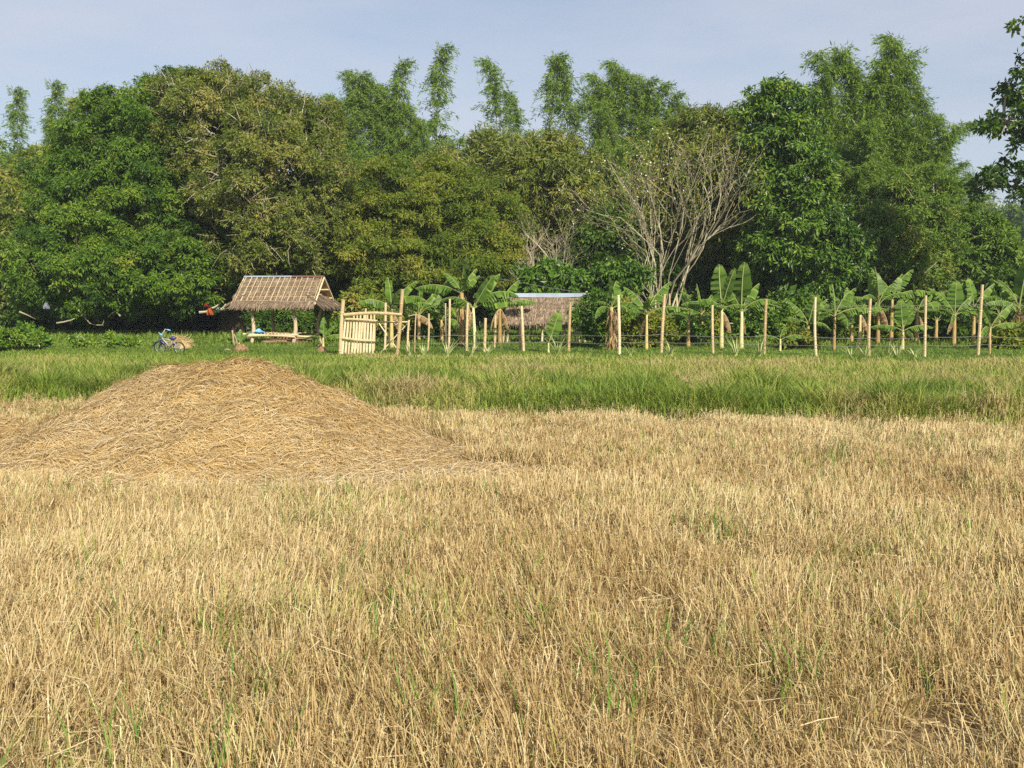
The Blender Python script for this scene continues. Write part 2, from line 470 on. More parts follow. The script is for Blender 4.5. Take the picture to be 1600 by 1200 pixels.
def build_mound():
    rs = np.random.default_rng(11)
    loc = np.array([-3.2, 11.6, 0.0])
    xs = np.linspace(-9.6, .9, 190); ys = np.linspace(7.6, 14.0, 128)
    X, Y = np.meshgrid(xs, ys)
    Z = mound_h(X, Y) + zg(X, Y) * .5
    V = np.stack([X, Y, Z], -1).reshape(-1, 3)
    nx = len(xs)
    i = np.arange((len(ys) - 1) * nx).reshape(len(ys) - 1, nx)[:, :-1].ravel()
    q = np.stack([i, i + 1, i + nx + 1, i + nx], -1)
    keep = V[q][:, :, 2].max(1) > -0.005
    g = Geo()
    cc = V[q[keep]].mean(1)
    g.add(V, quads=q[keep], tint=.12 + .25 * fnoise(cc[:, 0] * 4, cc[:, 1] * 4, 3))
    o = solid('straw_heap', g, M['mound'], 'large rounded heap of golden straw in the stubble field', 'straw heap', loc, smooth_=True)
    # fibres lying over it
    n = 100000
    x = rs.uniform(-9.3, 1.0, n * 2); y = rs.uniform(7.8, 13.6, n * 2)
    h = mound_h(x, y)
    ok = (h > -.002) & ((y < 12.4) | (rs.random(n * 2) < .5))
    ok &= rs.random(n * 2) < np.clip(.25 + h * 3 + .4 * (np.abs(h - .04) < .05), .0, 1)
    x, y, h = x[ok][:n], y[ok][:n], h[ok][:n]
    n = len(x)
    e = .06
    gx = (mound_h(x + e, y) - mound_h(x - e, y)) / (2 * e); gy = (mound_h(x, y + e) - mound_h(x, y - e)) / (2 * e)
    Nn = nrm(np.stack([-gx, -gy, np.ones(n)], -1))
    sw = (fnoise(x * .9, y * .9, 71) - .5) * 7          # swaths combed in changing directions
    an = sw + rs.normal(0, .85, n)
    T = np.stack([np.cos(an), np.sin(an), np.zeros(n)], -1)
    T = nrm(T - Nn * (T * Nn).sum(-1, keepdims=True))
    T = nrm(T + Nn * rs.normal(.06, .16, n)[:, None])
    S = nrm(np.cross(T, Nn) + rs.normal(0, .35, (n, 3)))
    Pn = np.stack([x, y, h + zg(x, y) * .5], -1) + Nn * rs.uniform(.0, .035, n)[:, None]
    L = rs.uniform(.05, .19, n); W = rs.uniform(.003, .0068, n)
    warm = fnoise(x * .7 + 3, y * .7, 83)
    hh = np.clip(h, 0, 1)
    tint = .60 + rs.normal(0, .17, n) - .42 * (warm - .45) - .10 * smooth((hh - .45) / .4) - .10 * smooth((-x - 4.8) / 1.0)
    tint = tint + .10 * smooth((.25 - hh) / .2)
    g2 = Geo()
    stalks(g2, Pn, T, -Nn * rs.uniform(0, .35, n)[:, None] + rs.normal(0, .15, (n, 3)), S, L, W, np.clip(tint, 0, 1))
    p_ = part('loose_straw', g2, M['mound'], o)
    p_['kind'] = 'stuff'


build_mound()

# ------------------------------------------------------------------ stubble
def build_stubble():
    rs = np.random.default_rng(5)
    nc = 6400
    # hills of stubble: denser near the camera
    Y = 2.4 + (17.2 - 2.4) * rs.random(nc * 3) ** 1.0
    hw = .5 * Y + 1.6
    X = rs.uniform(-1, 1, nc * 3) * hw
    keep = rs.random(nc * 3) < np.clip(hw / 10.0, 0, 1)
    X, Y = X[keep], Y[keep]
    keep = (Y < edge_y(X) + .15) & (mound_h(X, Y) < .012)
    X, Y = X[keep], Y[keep]
    # planting lattice, jittered
    sp = .19
    X = np.round(X / sp) * sp + rs.normal(0, .045, len(X)); Y = np.round(Y / sp) * sp + rs.normal(0, .045, len(Y))
    bare = fnoise(X * 1.1 + 4, Y * 1.1, 44, 3)
    keep = (bare > .30) | (rs.random(len(X)) < .35)
    X, Y = X[keep], Y[keep]
    n = len(X)
    patch = fnoise(X * .55, Y * .55, 41)
    tall = fnoise(X * 1.5, Y * 1.5, 47, 4)
    green = fnoise(X * .8 + 9, Y * .8, 53)
    per = 27
    g = Geo()
    ci = np.repeat(np.arange(n), per)
    m = len(ci)
    off = rs.normal(0, .05, (m, 2))
    bx, by = X[ci] + off[:, 0], Y[ci] + off[:, 1]
    far = np.clip((by - 4) / 10, 0, 1)
    lean = np.stack([off[:, 0] * 3.2 + rs.normal(.05, .16, m) + (patch[ci] - .5) * 1.1, off[:, 1] * 3.2 + rs.normal(0, .16, m) + (tall[ci] - .5) * .9, np.ones(m)], -1)
    L = (.13 + .20 * tall[ci] ** 1.2) * rs.uniform(.55, 1.25, m) * np.interp(by, [2, 6, 16], [1.0, 1.0, .82])
    W = rs.uniform(.0022, .0048, m) * (1 + 1.0 * far)
    an = rs.uniform(0, math.pi, m)
    S = np.stack([np.cos(an) * 1.0, np.sin(an) * .45, np.zeros(m)], -1); S = nrm(S)
    tint = .47 + rs.normal(0, .17, m) + (patch[ci] - .5) * .35 + .12 * (tall[ci] - .5) + .06 * far
    tint = np.clip(tint, .02, .78)
    isg = rs.random(m) < np.clip((green[ci] - .52) * .9, 0.045, .36)
    tint[isg] = rs.uniform(.79, .86, isg.sum())
    stalks(g, np.stack([bx, by, zg(bx, by) - .01], -1), lean, rs.normal(0, .22, (m, 3)), S, L, W, tint)
    # dry leaf blades arching out of the hills
    per = 13
    ci = np.repeat(np.arange(n), per); m = len(ci)
    off = rs.normal(0, .06, (m, 2)); bx, by = X[ci] + off[:, 0], Y[ci] + off[:, 1]
    far = np.clip((by - 4) / 10, 0, 1)
    an = rs.uniform(0, 2 * math.pi, m)
    out = np.stack([np.cos(an), np.sin(an), np.zeros(m)], -1)
    D0 = out * rs.uniform(.15, .9, m)[:, None] + np.array([0, 0, 1.0])
    bend = out * rs.uniform(.2, 1.0, m)[:, None] - np.array([0, 0, 1.0]) * rs.uniform(.3, 1.5, m)[:, None]
    S = nrm(np.stack([-np.sin(an), np.cos(an), rs.normal(0, .3, m)], -1))
    L = rs.uniform(.12, .30, m) * (.75 + .5 * tall[ci]); W = rs.uniform(.003, .0065, m) * (1 + .9 * far)
    tint = np.clip(.40 + rs.normal(0, .17, m) + (patch[ci] - .5) * .3, .0, .78)
    isg = rs.random(m) < np.clip((green[ci] - .58) * .8, 0.006, .3)
    tint[isg] = rs.uniform(.82, .97, isg.sum())
    blades(g, np.stack([bx, by, zg(bx, by) + rs.uniform(.0, .10, m)], -1), D0, bend, S, L, W, tint)
    # loose straw lying between
    m = 26000
    by = 2.4 + 14 * rs.random(m) ** 1.3; bx = rs.uniform(-1, 1, m) * (.5 * by + 1.5)
    k = (by < edge_y(bx)) & (mound_h(bx, by) < .01); bx, by = bx[k], by[k]; m = len(bx)
    an = rs.uniform(0, 2 * math.pi, m)
    D0 = np.stack([np.cos(an), np.sin(an), rs.normal(.12, .18, m)], -1)
    S = nrm(np.stack([-np.sin(an), np.cos(an), rs.normal(0, .5, m)], -1))
    stalks(g, np.stack([bx, by, zg(bx, by) + rs.uniform(.01, .13, m)], -1), D0, rs.normal(0, .25, (m, 3)), S, rs.uniform(.08, .24, m), rs.uniform(.003, .0052, m), np.clip(rs.normal(.5, .17, m), .05, .78))
    # tufts of tall green weeds
    m = 0
    Pl = []
    for _ in range(210):
        y0 = 3.0 + 12 * rs.random() ** 1.2; x0 = rs.uniform(-1, 1) * (.5 * y0 + .6)
        if mound_h(np.array([x0]), np.array([y0]))[0] > .01 or y0 > edge_y(x0): continue
        k = rs.integers(6, 22)
        Pl.append(np.stack([rs.normal(x0, .07, k), rs.normal(y0, .07, k)], -1))
    Pl = np.concatenate(Pl); m = len(Pl)
    an = rs.uniform(0, 2 * math.pi, m); out = np.stack([np.cos(an), np.sin(an), np.zeros(m)], -1)
    blades(g, np.column_stack([Pl, zg(Pl[:, 0], Pl[:, 1])]), out * .25 + np.array([0, 0, 1.0]), out * .5 - np.array([0, 0, .3]), nrm(np.stack([-np.sin(an), np.cos(an), 0 * an], -1)), rs.uniform(.22, .42, m), rs.uniform(.005, .009, m), rs.uniform(.84, 1.0, m))
    o = new_obj('rice_stubble', g.mesh('rice_stubble', M['straw']))
    tag(o, 'dry golden rice stubble covering the foreground field', 'stubble', kind='stuff')


build_stubble()

# ------------------------------------------------------------------ grass
def build_grass():
    rs = np.random.default_rng(21)
    g = Geo()

    def zone(n, ya, yb, Lr, Wr, tfun, lean=.35, pw=1.0, rel=True):
        t = rs.random(n) ** pw
        x = rs.uniform(-1, 1, n) * 23
        y = ya + (yb - ya) * t + (edge_y(x) if rel else 0)
        k = np.abs(x) < .5 * y + 2.0
        x, y, t = x[k], y[k], t[k]; m = len(x)
        tus = fnoise(x * 1.5, y * 1.5, 61, 3)
        k = rs.random(m) < .35 + 1.1 * tus
        x, y, t, tus = x[k], y[k], t[k], tus[k]; m = len(x)
        an = rs.uniform(0, 2 * math.pi, m); out = np.stack([np.cos(an), np.sin(an), np.zeros(m)], -1)
        D0 = out * rs.uniform(.05, lean, m)[:, None] + np.array([.06, 0, 1.0])
        bend = out * rs.uniform(.2, 1.2, m)[:, None] - np.array([0, 0, .5]) * rs.uniform(0, 1.6, m)[:, None]
        S = nrm(np.stack([-np.sin(an), np.cos(an) * .6, 0 * an], -1))
        L = rs.uniform(*Lr, m) * (.28 + 1.55 * tus ** 1.4); W = rs.uniform(*Wr, m)
        L = L * (1 - .5 * smooth((y - 21) / 4.5) * (y < 31))
        blades(g, np.stack([x, y, zg(x, y) - .01], -1), D0, bend, S, L, W, np.clip(tfun(x, y, t, tus, m), 0, 1))

    def tA(x, y, t, tus, m):
        dry = fnoise(x * .7, y * .8, 91, 4)
        return .50 + (dry - .48) * 1.6  + rs.normal(0, .14, m) + .14 * t

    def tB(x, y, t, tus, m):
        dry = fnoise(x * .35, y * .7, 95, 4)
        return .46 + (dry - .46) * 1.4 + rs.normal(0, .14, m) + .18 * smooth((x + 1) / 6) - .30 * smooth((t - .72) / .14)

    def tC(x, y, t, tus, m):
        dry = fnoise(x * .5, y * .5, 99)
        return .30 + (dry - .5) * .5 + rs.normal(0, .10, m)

    zone(30000, -.10, .9, (.22, .50), (.007, .014), tA, .45)
    zone(95000, .3, 6.0, (.20, .42), (.008, .015), tA, .5)
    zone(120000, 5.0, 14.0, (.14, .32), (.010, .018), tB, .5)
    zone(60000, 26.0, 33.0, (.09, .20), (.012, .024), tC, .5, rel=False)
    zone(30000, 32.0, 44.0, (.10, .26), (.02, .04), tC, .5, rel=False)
    for _ in range(95):
        x0 = rs.uniform(-9, 10); y0 = edge_y(np.array([x0]))[0] + .25 + 3.5 * rs.random() ** 1.6
        k = int(rs.integers(90, 260)); rad = rs.uniform(.12, .32)
        a_ = rs.uniform(0, 6.28, k); rr = np.sqrt(rs.random(k)) * rad
        x = x0 + rr * np.cos(a_) * 1.5; y = y0 + rr * np.sin(a_)
        out = np.stack([np.cos(a_), np.sin(a_), 0 * a_], -1)
        D0 = out * (rr / rad * .75)[:, None] + rs.normal(0, .12, (k, 3)) + [0, 0, 1.0]
        hh = rs.uniform(.30, .62)
        tt = np.clip(rs.choice([.22, .36, .5, .7]) + rs.normal(0, .12, k), 0, 1)
        blades(g, np.stack([x, y, zg(x, y) - .02], -1), D0, out * rs.uniform(.2, 1.1, k)[:, None] - np.array([0, 0, .6]) * rs.random(k)[:, None], nrm(np.stack([-np.sin(a_), np.cos(a_) * .6, 0 * a_], -1)), rs.uniform(.6, 1.1, k) * hh, rs.uniform(.007, .013, k), tt)
    o = new_obj('grass', g.mesh('grass', M['grass']))
    tag(o, 'tall green and dry yellow grass between the stubble and the trees', 'grass', kind='stuff')


build_grass()

# ------------------------------------------------------------------ trees
def lobe(px, py, rx, ry, Y, depth=None):
    c = P(px, py, Y); s = Y / F
    return (c, np.array([rx * s, (depth if depth else rx * s * .8), ry * s]))


def sample_lobes(lobes, spacing, rs, front=.78):
    C, O = [], []
    for li, (c, r) in enumerate(lobes):
        a, b, d = r
        area = 4 * math.pi * (((a * b) ** 1.6 + (a * d) ** 1.6 + (b * d) ** 1.6) / 3) ** (1 / 1.6)
        n = int(area / spacing ** 2)
        u = nrm(rs.normal(0, 1, (n, 3)))
        flip = (u[:, 1] > .2) & (rs.random(n) < (front - .5) * 2)
        u[flip, 1] *= -1
        rr = rs.uniform(.66, 1.04, n) + .14 * np.sin(u[:, 0] * 5 + li * 2) * np.sin(u[:, 2] * 6 + li)
        p = c + u * r * rr[:, None]
        ok = np.ones(n, bool)
        for lj, (c2, r2) in enumerate(lobes):
            if lj != li:
                ok &= (((p - c2) / r2) ** 2).sum(1) > .62
        C.append(p[ok]); O.append(nrm(u[ok] / r))
    return np.concatenate(C), np.concatenate(O)


def leaf_crown(lobes, spacing, cr, per, L, W, tint, droop, rs, flat=.7, jit=.75, inner=.12, floor=.3, front=.78, ros=0):
    g = Geo()
    C, O = sample_lobes(lobes, spacing, rs, front)
    ok = C[:, 2] > floor
    C, O = C[ok], O[ok]
    nC = len(C)
    sc = rs.uniform(.65, 1.35, nC)
    cnt = np.maximum(6, (per * sc ** 2 * rs.uniform(.6, 1.25, nC)).astype(int))
    ci = np.repeat(np.arange(nC), cnt); m = len(ci)
    u = nrm(rs.normal(0, 1, (m, 3)) + O[ci] * .75 + np.array([0, 0, .35]))
    rad = cr * sc[ci] * rs.random(m) ** .45
    off = u * rad[:, None]; off[:, 2] *= flat
    p = C[ci] + off
    D = u * .55 + np.array([0, 0, -1.0]) * droop + rs.normal(0, .38, (m, 3))
    if ros:
        nr = max(1, m // ros)
        ri = rs.integers(0, m, nr)                       # sprays: leaves radiate from shared twig ends
        pick = rs.integers(0, nr, m); src = ri[pick]
        ci = ci[src]; u = u[src]
        v_ = nrm(rs.normal(0, 1, (m, 3)) + u * .6)
        p = p[src] + v_ * L * rs.uniform(.0, .7, m)[:, None]
        D = v_ * .8 + np.array([0, 0, -1.0]) * droop * .8
    N = nrm(u * .8 + O[ci] * .5 + np.array([0, 0, .35]) + rs.normal(0, jit, (m, 3)))
    tn = tint[0] + rs.normal(0, tint[1], nC)[ci] + rs.normal(0, tint[2], m)
    leaves(g, p, D, N, rs.uniform(.65, 1.25, m) * L, rs.uniform(.7, 1.2, m) * W, np.clip(tn, 0, 1))
    # sparse big leaves inside so that the crown is not hollow
    k = int(m * inner)
    if k:
        li = rs.integers(0, len(lobes), k)
        cc = np.array([l[0] for l in lobes])[li]; rr = np.array([l[1] for l in lobes])[li]
        p = cc + nrm(rs.normal(0, 1, (k, 3))) * rr * (rs.random(k) ** .5 * .8)[:, None]
        p[:, 2] = np.maximum(p[:, 2], floor)
        leaves(g, p, rs.normal(0, 1, (k, 3)), rs.normal(0, 1, (k, 3)), L * 2.2, W * 3.2, np.clip(tint[0] - .2 + rs.normal(0, .1, k), 0, 1))  # lower tint paints the shade inside the crown into the leaf colour
    return g, C, O, sc


def limbs(b, lobes, C, rs, tr, fork, nb=120, tw=.03):
    """trunk with limbs to each lobe and branches to the clumps"""
    gt, gb = Geo(), Geo()
    b = np.asarray(b, float)
    top = b + np.array([rs.normal(0, .15), rs.normal(0, .15), fork])
    pts = curve(b - [0, 0, .1], top, 6, 0, .04 * fork, rs)
    tube(gt, pts, np.linspace(tr * 1.25, tr * .8, 6), 9, .4)
    nodes = [top]
    for c, r in lobes:
        e = c + np.array([0, 0, -.1]) * r
        pts = curve(top, e, 6, np.linalg.norm(e - top) * .06, .05 * np.linalg.norm(e - top), rs)
        tube(gt, pts, np.linspace(tr * .6, tr * .2, 6), 6, .5, cap=False)
        nodes += list(pts[1:])
    nodes = np.array(nodes)
    sel = rs.permutation(len(C))[:nb]
    for i in sel:
        d = np.linalg.norm(nodes - C[i], axis=1) + rs.random(len(nodes)) * .6
        s = nodes[np.argmin(d)]
        pts = curve(s, C[i], 5, .15 * rs.random(), .06 * np.linalg.norm(s - C[i]), rs)
        tube(gb, pts, np.linspace(tw * 2.2, tw * .5, 5), 4, np.clip(rs.normal(.55, .2), 0, 1), cap=False)
    return gt, gb


def tree(name, label, b, lobes, leafmat, spacing, cr, per, L, W, tint, droop, seed, tr=.2, fork=2.0, twigs=0, twig_len=.7, bark='bark', twigmat='twig', cat='tree', group=None, inner=.12, floor=.35, flat=.7, nb=120, tw=.03, front=.78, ros=14):
    rs = np.random.default_rng(seed)
    root = thing(name, label, cat, b, group)
    g, C, O, sc = leaf_crown(lobes, spacing, cr, per, L, W, tint, droop, rs, inner=inner, floor=floor, flat=flat, front=front, ros=ros)
    gt, gb = limbs(b, lobes, C, rs, tr, fork, nb, tw)
    part('trunk', gt, M[bark], root, True)
    if twigs:
        for i in range(len(C)):
            if rs.random() > .8: continue
            for k in range(twigs):
                d = nrm(O[i] * .8 + np.array([0, 0, .25]) + rs.normal(0, .55, 3))
                ln = twig_len * rs.uniform(.5, 1.3)
                s = C[i] - O[i] * cr * .5 + rs.normal(0, cr * .25, 3)
                e = s + d * ln + np.array([0, 0, -.10 * ln])
                tube(gb, curve(s, e, 3, .06 * ln, .05 * ln, rs), np.array([.022, .014, .006]) * (tw / .03), 3, np.clip(rs.normal(.42, .25), 0, 1), cap=False)
    tag(part('branches', gb, M[twigmat], root), kind='stuff')
    tag(part('crown', g, M[leafmat], root), kind='stuff')
    return root


def build_trees():
    # the big dark mango on the left
    Y = 42.0
    lob = [lobe(228, 335, 138, 160, Y, 4.0), lobe(290, 222, 122, 92, Y + 1, 3.6), lobe(128, 398, 88, 72, Y - 1, 3.0), lobe(210, 430, 165, 62, Y - 2.2, 2.6),
           lobe(330, 400, 90, 80, Y - .8, 2.6), lobe(165, 275, 75, 75, Y + 1, 3.0), lobe(90, 430, 62, 50, Y - 1.5, 2.0), lobe(440, 420, 80, 55, Y + 1, 2.4)]
    r = tree('mango_tree', 'broad dark green mango tree drooping nearly to the grass, left of the thatched hut', base(362, Y), lob, 'leaf_mango', .80, .56, 400, .155, .056, (.42, .20, .18), .55, 101, tr=.55, fork=2.6, nb=170, tw=.030, floor=.9, twigs=1, twig_len=.9, twigmat='bark')
    # low pale limbs under its skirt
    for path in ([(122, 484), (128, 490), (133, 497), (140, 505), (150, 508), (160, 508), (162, 502), (162, 497)], [(30, 487), (42, 492), (56, 499)], [(88, 505), (100, 503), (112, 500), (124, 494), (131, 494)], [(188, 494), (180, 486), (172, 492), (168, 498)]):
        pts = np.array([P(a, c, 38.2 + .1 * i) for i, (a, c) in enumerate(path)])
        gl = Geo(); tube(gl, pts, np.linspace(.038, .007, len(pts)), 5, .35); part('low_limb', gl, M['twig'], r, True)
    # olive, twiggy tree overlapping it
    Y = 40.5
    lob = [lobe(415, 270, 118, 120, Y, 3.4), lobe(350, 192, 100, 72, Y + 1, 3.2), lobe(470, 210, 60, 60, Y + 1, 2.2), lobe(430, 375, 90, 62, Y - .5, 2.6), lobe(500, 290, 50, 75, Y, 2.0), lobe(335, 150, 58, 32, Y + 1, 2.0)]
    r = tree('olive_tree', 'olive brown tree with pale twiggy limbs rising behind the thatched hut roof', base(400, Y + 1), lob, 'leaf_olive', .70, .52, 250, .14, .045, (.46, .20, .2), .5, 102, tr=.32, fork=3.2, twigs=5, twig_len=.7, nb=150, tw=.022, floor=1.4, bark='twig')
    for path in ([(420, 290), (402, 304), (385, 315), (368, 330)], [(434, 308), (410, 312), (385, 315)], [(348, 214), (350, 226), (353, 242)], [(313, 250), (320, 258), (326, 268), (338, 284)], [(469, 230), (460, 240), (452, 255), (446, 268)],
                 [(413, 249), (402, 258), (390, 266)], [(366, 162), (374, 185), (378, 210)], [(413, 203), (396, 207), (378, 211), (366, 222)], [(300, 232), (318, 240), (340, 246)], [(455, 268), (438, 262), (420, 268)], [(405, 215), (398, 228), (401, 240)]):
        pts = np.array([P(a, c, 37.5 + .35 * i) for i, (a, c) in enumerate(path)])
        gl = Geo(); tube(gl, pts, np.linspace(.006, .034, len(pts)), 5, .5); part('limb', gl, M['twig'], r, True)
    # tree at the left edge
    Y = 47.0
    lob = [lobe(8, 410, 50, 75, Y, 2.6), lobe(-50, 390, 60, 80, Y, 2.6), lobe(36, 370, 34, 42, Y + 1, 2.0), lobe(-20, 450, 60, 40, Y - 1, 2.0)]
    tree('shrubby_tree', 'dim olive tree cut by the left edge of the photo', base(-5, Y), lob, 'leaf_olive', .95, .7, 130, .30, .10, (.35, .15, .15), .5, 103, tr=.2, fork=1.5, nb=60)
    # mid green rounded trees at the upper left, beyond the mango
    Y = 60.0
    lob = [lobe(185, 215, 62, 55, Y, 2.8), lobe(118, 278, 58, 48, Y, 2.8), lobe(65, 305, 45, 55, Y + 2, 2.4), lobe(120, 350, 90, 65, Y, 2.8)]
    tree('rounded_tree', 'light green rounded tree behind the upper left flank of the dark mango', base(140, Y), lob, 'leaf_feather', 1.1, .85, 120, .36, .10, (.60, .14, .15), .6, 104, tr=.25, fork=3, nb=60)
    Y = 82.0
    lob = [lobe(20, 300, 50, 50, Y, 3.5), lobe(-40, 290, 55, 70, Y, 3.5), lobe(62, 275, 36, 36, Y, 3.0), lobe(10, 360, 60, 50, Y, 3.0)]
    tree('hazy_tree', 'bluish hazy tree far off at the left edge', base(10, Y), lob, 'leaf_bamboo', 1.5, 1.1, 110, .5, .14, (.5, .12, .15), .5, 105, tr=.3, fork=4, nb=40)
    # feathery tree in the middle
    Y = 42.5
    lob = [lobe(640, 350, 100, 85, Y, 3.2), lobe(735, 350, 75, 70, Y + .6, 2.8), lobe(590, 400, 65, 60, Y - .8, 2.2), lobe(680, 415, 100, 48, Y - .8, 2.6), lobe(760, 400, 45, 50, Y, 1.8), lobe(610, 310, 60, 40, Y + 1, 2.2), lobe(690, 295, 70, 38, Y + 1, 2.4)]
    tree('feathery_tree', 'wide feathery tree with layered sprays of fine leaves right of the thatched hut', base(660, Y), lob, 'leaf_feather', .74, .58, 330, .15, .045, (.42, .15, .15), .25, 106, tr=.28, fork=2.0, twigs=1, twig_len=.7, nb=150, flat=.38, floor=.8, twigmat='bark')
    # dark trunk behind the hut
    Y = 45.0
    lob = [lobe(490, 380, 60, 70, Y, 2.4), lobe(530, 320, 50, 70, Y + 1, 2.2), lobe(440, 440, 50, 35, Y, 1.8), lobe(560, 460, 50, 30, Y, 1.8)]
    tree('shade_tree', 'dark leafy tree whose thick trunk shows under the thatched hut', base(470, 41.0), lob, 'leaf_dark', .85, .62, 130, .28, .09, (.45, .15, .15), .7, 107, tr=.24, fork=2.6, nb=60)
    # upper olive growth in the middle
    Y = 50.0
    lob = [lobe(770, 270, 85, 48, Y, 3.0), lobe(850, 275, 78, 55, Y - 3, 3.0), lobe(710, 285, 55, 40, Y + 2, 2.6), lobe(830, 320, 80, 50, Y - 2, 2.6)]
    tree('vine_covered_tree', 'olive vine covered tree above the bare fan shaped stems, mid photo', base(800, Y), lob, 'leaf_olive', .9, .7, 150, .26, .07, (.48, .15, .17), .6, 108, tr=.2, fork=4, twigs=3, twig_len=1.0, nb=90, floor=3.5)
    # olive tree right of the bare one
    Y = 45.0
    lob = [lobe(1115, 275, 65, 85, Y, 2.6), lobe(1120, 370, 60, 65, Y, 2.4), lobe(1060, 330, 60, 70, Y + 2, 2.4), lobe(1095, 215, 55, 35, Y + 1, 2.0)]
    tree('hedge_tree', 'yellowish olive tree between the bare tree and the glossy green tree', base(1115, Y), lob, 'leaf_olive', .8, .6, 160, .24, .06, (.42, .14, .16), .5, 109, tr=.18, fork=2.5, twigs=2, nb=80, floor=.6)
    # glossy bright tree
    Y = 41.0
    lob = [lobe(1225, 300, 75, 100, Y, 2.4), lobe(1215, 205, 55, 70, Y, 2.0), lobe(1245, 375, 90, 65, Y, 2.6), lobe(1280, 420, 62, 45, Y - .5, 2.0), lobe(1195, 400, 45, 40, Y, 1.8), lobe(1205, 165, 25, 28, Y, 1.0)]
    tree('glossy_tree', 'tall glossy bright green tree standing left of the large bamboo clump', base(1235, Y), lob, 'leaf_bright', .66, .42, 130, .21, .085, (.48, .18, .22), .65, 110, tr=.2, fork=2.2, nb=120, floor=.8)
    # vine heap below the right hand bamboo
    Y = 43.5
    lob = [lobe(1360, 380, 70, 70, Y, 2.2), lobe(1430, 360, 50, 90, Y + 1, 2.0), lobe(1330, 420, 50, 40, Y - .5, 1.6), lobe(1400, 430, 70, 35, Y, 1.8)]
    tree('vine_thicket', 'yellow green thicket of vines at the foot of the large bamboo clump', base(1380, Y), lob, 'leaf_bamboo', .75, .55, 190, .18, .06, (.5, .2, .2), .4, 111, tr=.12, fork=1.5, nb=60, twigs=2, cat='thicket')
    Y = 46.0
    lob = [lobe(1520, 395, 50, 50, Y, 1.9), lobe(1490, 420, 45, 40, Y, 1.6), lobe(1565, 425, 40, 35, Y, 1.6), lobe(1530, 460, 90, 35, Y - .5, 1.8)]
    tree('young_tree', 'fresh green round young tree at the right below the distant haze', base(1520, Y), lob, 'leaf_bamboo', .75, .55, 150, .26, .09, (.45, .15, .15), .3, 112, tr=.1, fork=1.2, nb=50, flat=.5)
    # dark large leaved tree cut by the right edge
    Y = 35.0
    lob = [lobe(1610, 280, 55, 32, Y, 1.4), lobe(1570, 190, 35, 20, Y, .9), lobe(1610, 225, 45, 36, Y, 1.2), lobe(1620, 130, 48, 34, Y, 1.2), lobe(1625, 75, 42, 26, Y, 1.0), lobe(1680, 180, 70, 90, Y, 1.8), lobe(1660, 40, 50, 40, Y, 1.4), lobe(1545, 290, 28, 18, Y, .7)]
    tree('large_leaved_tree', 'dark large leaved tree reaching in from the right edge against the sky', base(1700, Y), lob, 'leaf_dark', .60, .30, 34, .22, .12, (.45, .16, .18), .4, 113, tr=.22, fork=4.2, nb=140, inner=.0)
    # broad leaved shrubs behind the second hut
    Y = 37.0
    lob = [lobe(855, 434, 36, 26, Y, 1.0), lobe(840, 445, 26, 20, Y, .7), lobe(890, 445, 30, 20, Y, .8)]
    tree('broadleaf_shrub', 'bright broad leaved shrub just above the metal ridge of the low hut', base(860, Y), lob, 'leaf_bright', .5, .36, 38, .24, .10, (.40, .15, .18), .7, 114, tr=.06, fork=.8, nb=30, cat='shrub')
    lob = [lobe(955, 440, 34, 30, Y, .9), lobe(985, 430, 30, 24, Y, .8)]
    tree('broadleaf_shrub', 'broad leaved shrub left of the bare tree stems', base(965, Y), lob, 'leaf_bright', .5, .36, 36, .22, .09, (.38, .15, .18), .7, 115, tr=.06, fork=.8, nb=30, cat='shrub')
    Y = 30.6
    lob = [lobe(930, 500, 30, 36, Y, .6), lobe(948, 480, 16, 16, Y, .4)]
    tree('round_bush', 'dense round bush against the right end of the low hut', base(932, Y), lob, 'leaf_bright', .26, .20, 75, .12, .05, (.45, .18, .2), .3, 116, tr=.04, fork=.4, nb=24, cat='bush', floor=.2, tw=.01)
    lob = [lobe(995, 515, 32, 30, Y + .4, .6), lobe(1030, 520, 26, 24, Y + .4, .5), lobe(975, 490, 18, 20, Y + .4, .4)]
    tree('round_bush', 'leafy bush behind the bamboo post right of the yellow banana stem', base(1000, Y + .4), lob, 'leaf_feather', .26, .20, 70, .12, .05, (.55, .18, .2), .3, 117, tr=.04, fork=.4, nb=24, cat='bush', floor=.2, tw=.01)
    # low leafy weeds at the left edge
    Y = 29.0
    lob = [lobe(40, 524, 15, 13, Y, .4), lobe(3, 528, 18, 11, Y, .5), lobe(66, 533, 12, 6, Y - .4, .4)]
    tree('weed_bush', 'bright green leafy weed bush at the left edge of the grass', base(30, Y), lob, 'leaf_bright', .22, .17, 55, .10, .05, (.6, .2, .2), .0, 118, tr=.02, fork=.15, nb=20, cat='bush', floor=.22, tw=.008)
    Y = 30.0
    lob = [lobe(128, 534, 13, 7, Y, .35), lobe(205, 536, 14, 4, Y, .4), lobe(178, 534, 9, 7, Y - .4, .3)]
    tree('weed_bush', 'low spreading leafy weeds in front of the mango skirt', base(150, Y), lob, 'leaf_bright', .22, .17, 42, .09, .045, (.8, .15, .16), .0, 119, tr=.02, fork=.12, nb=20, cat='bush', floor=.2, tw=.008)
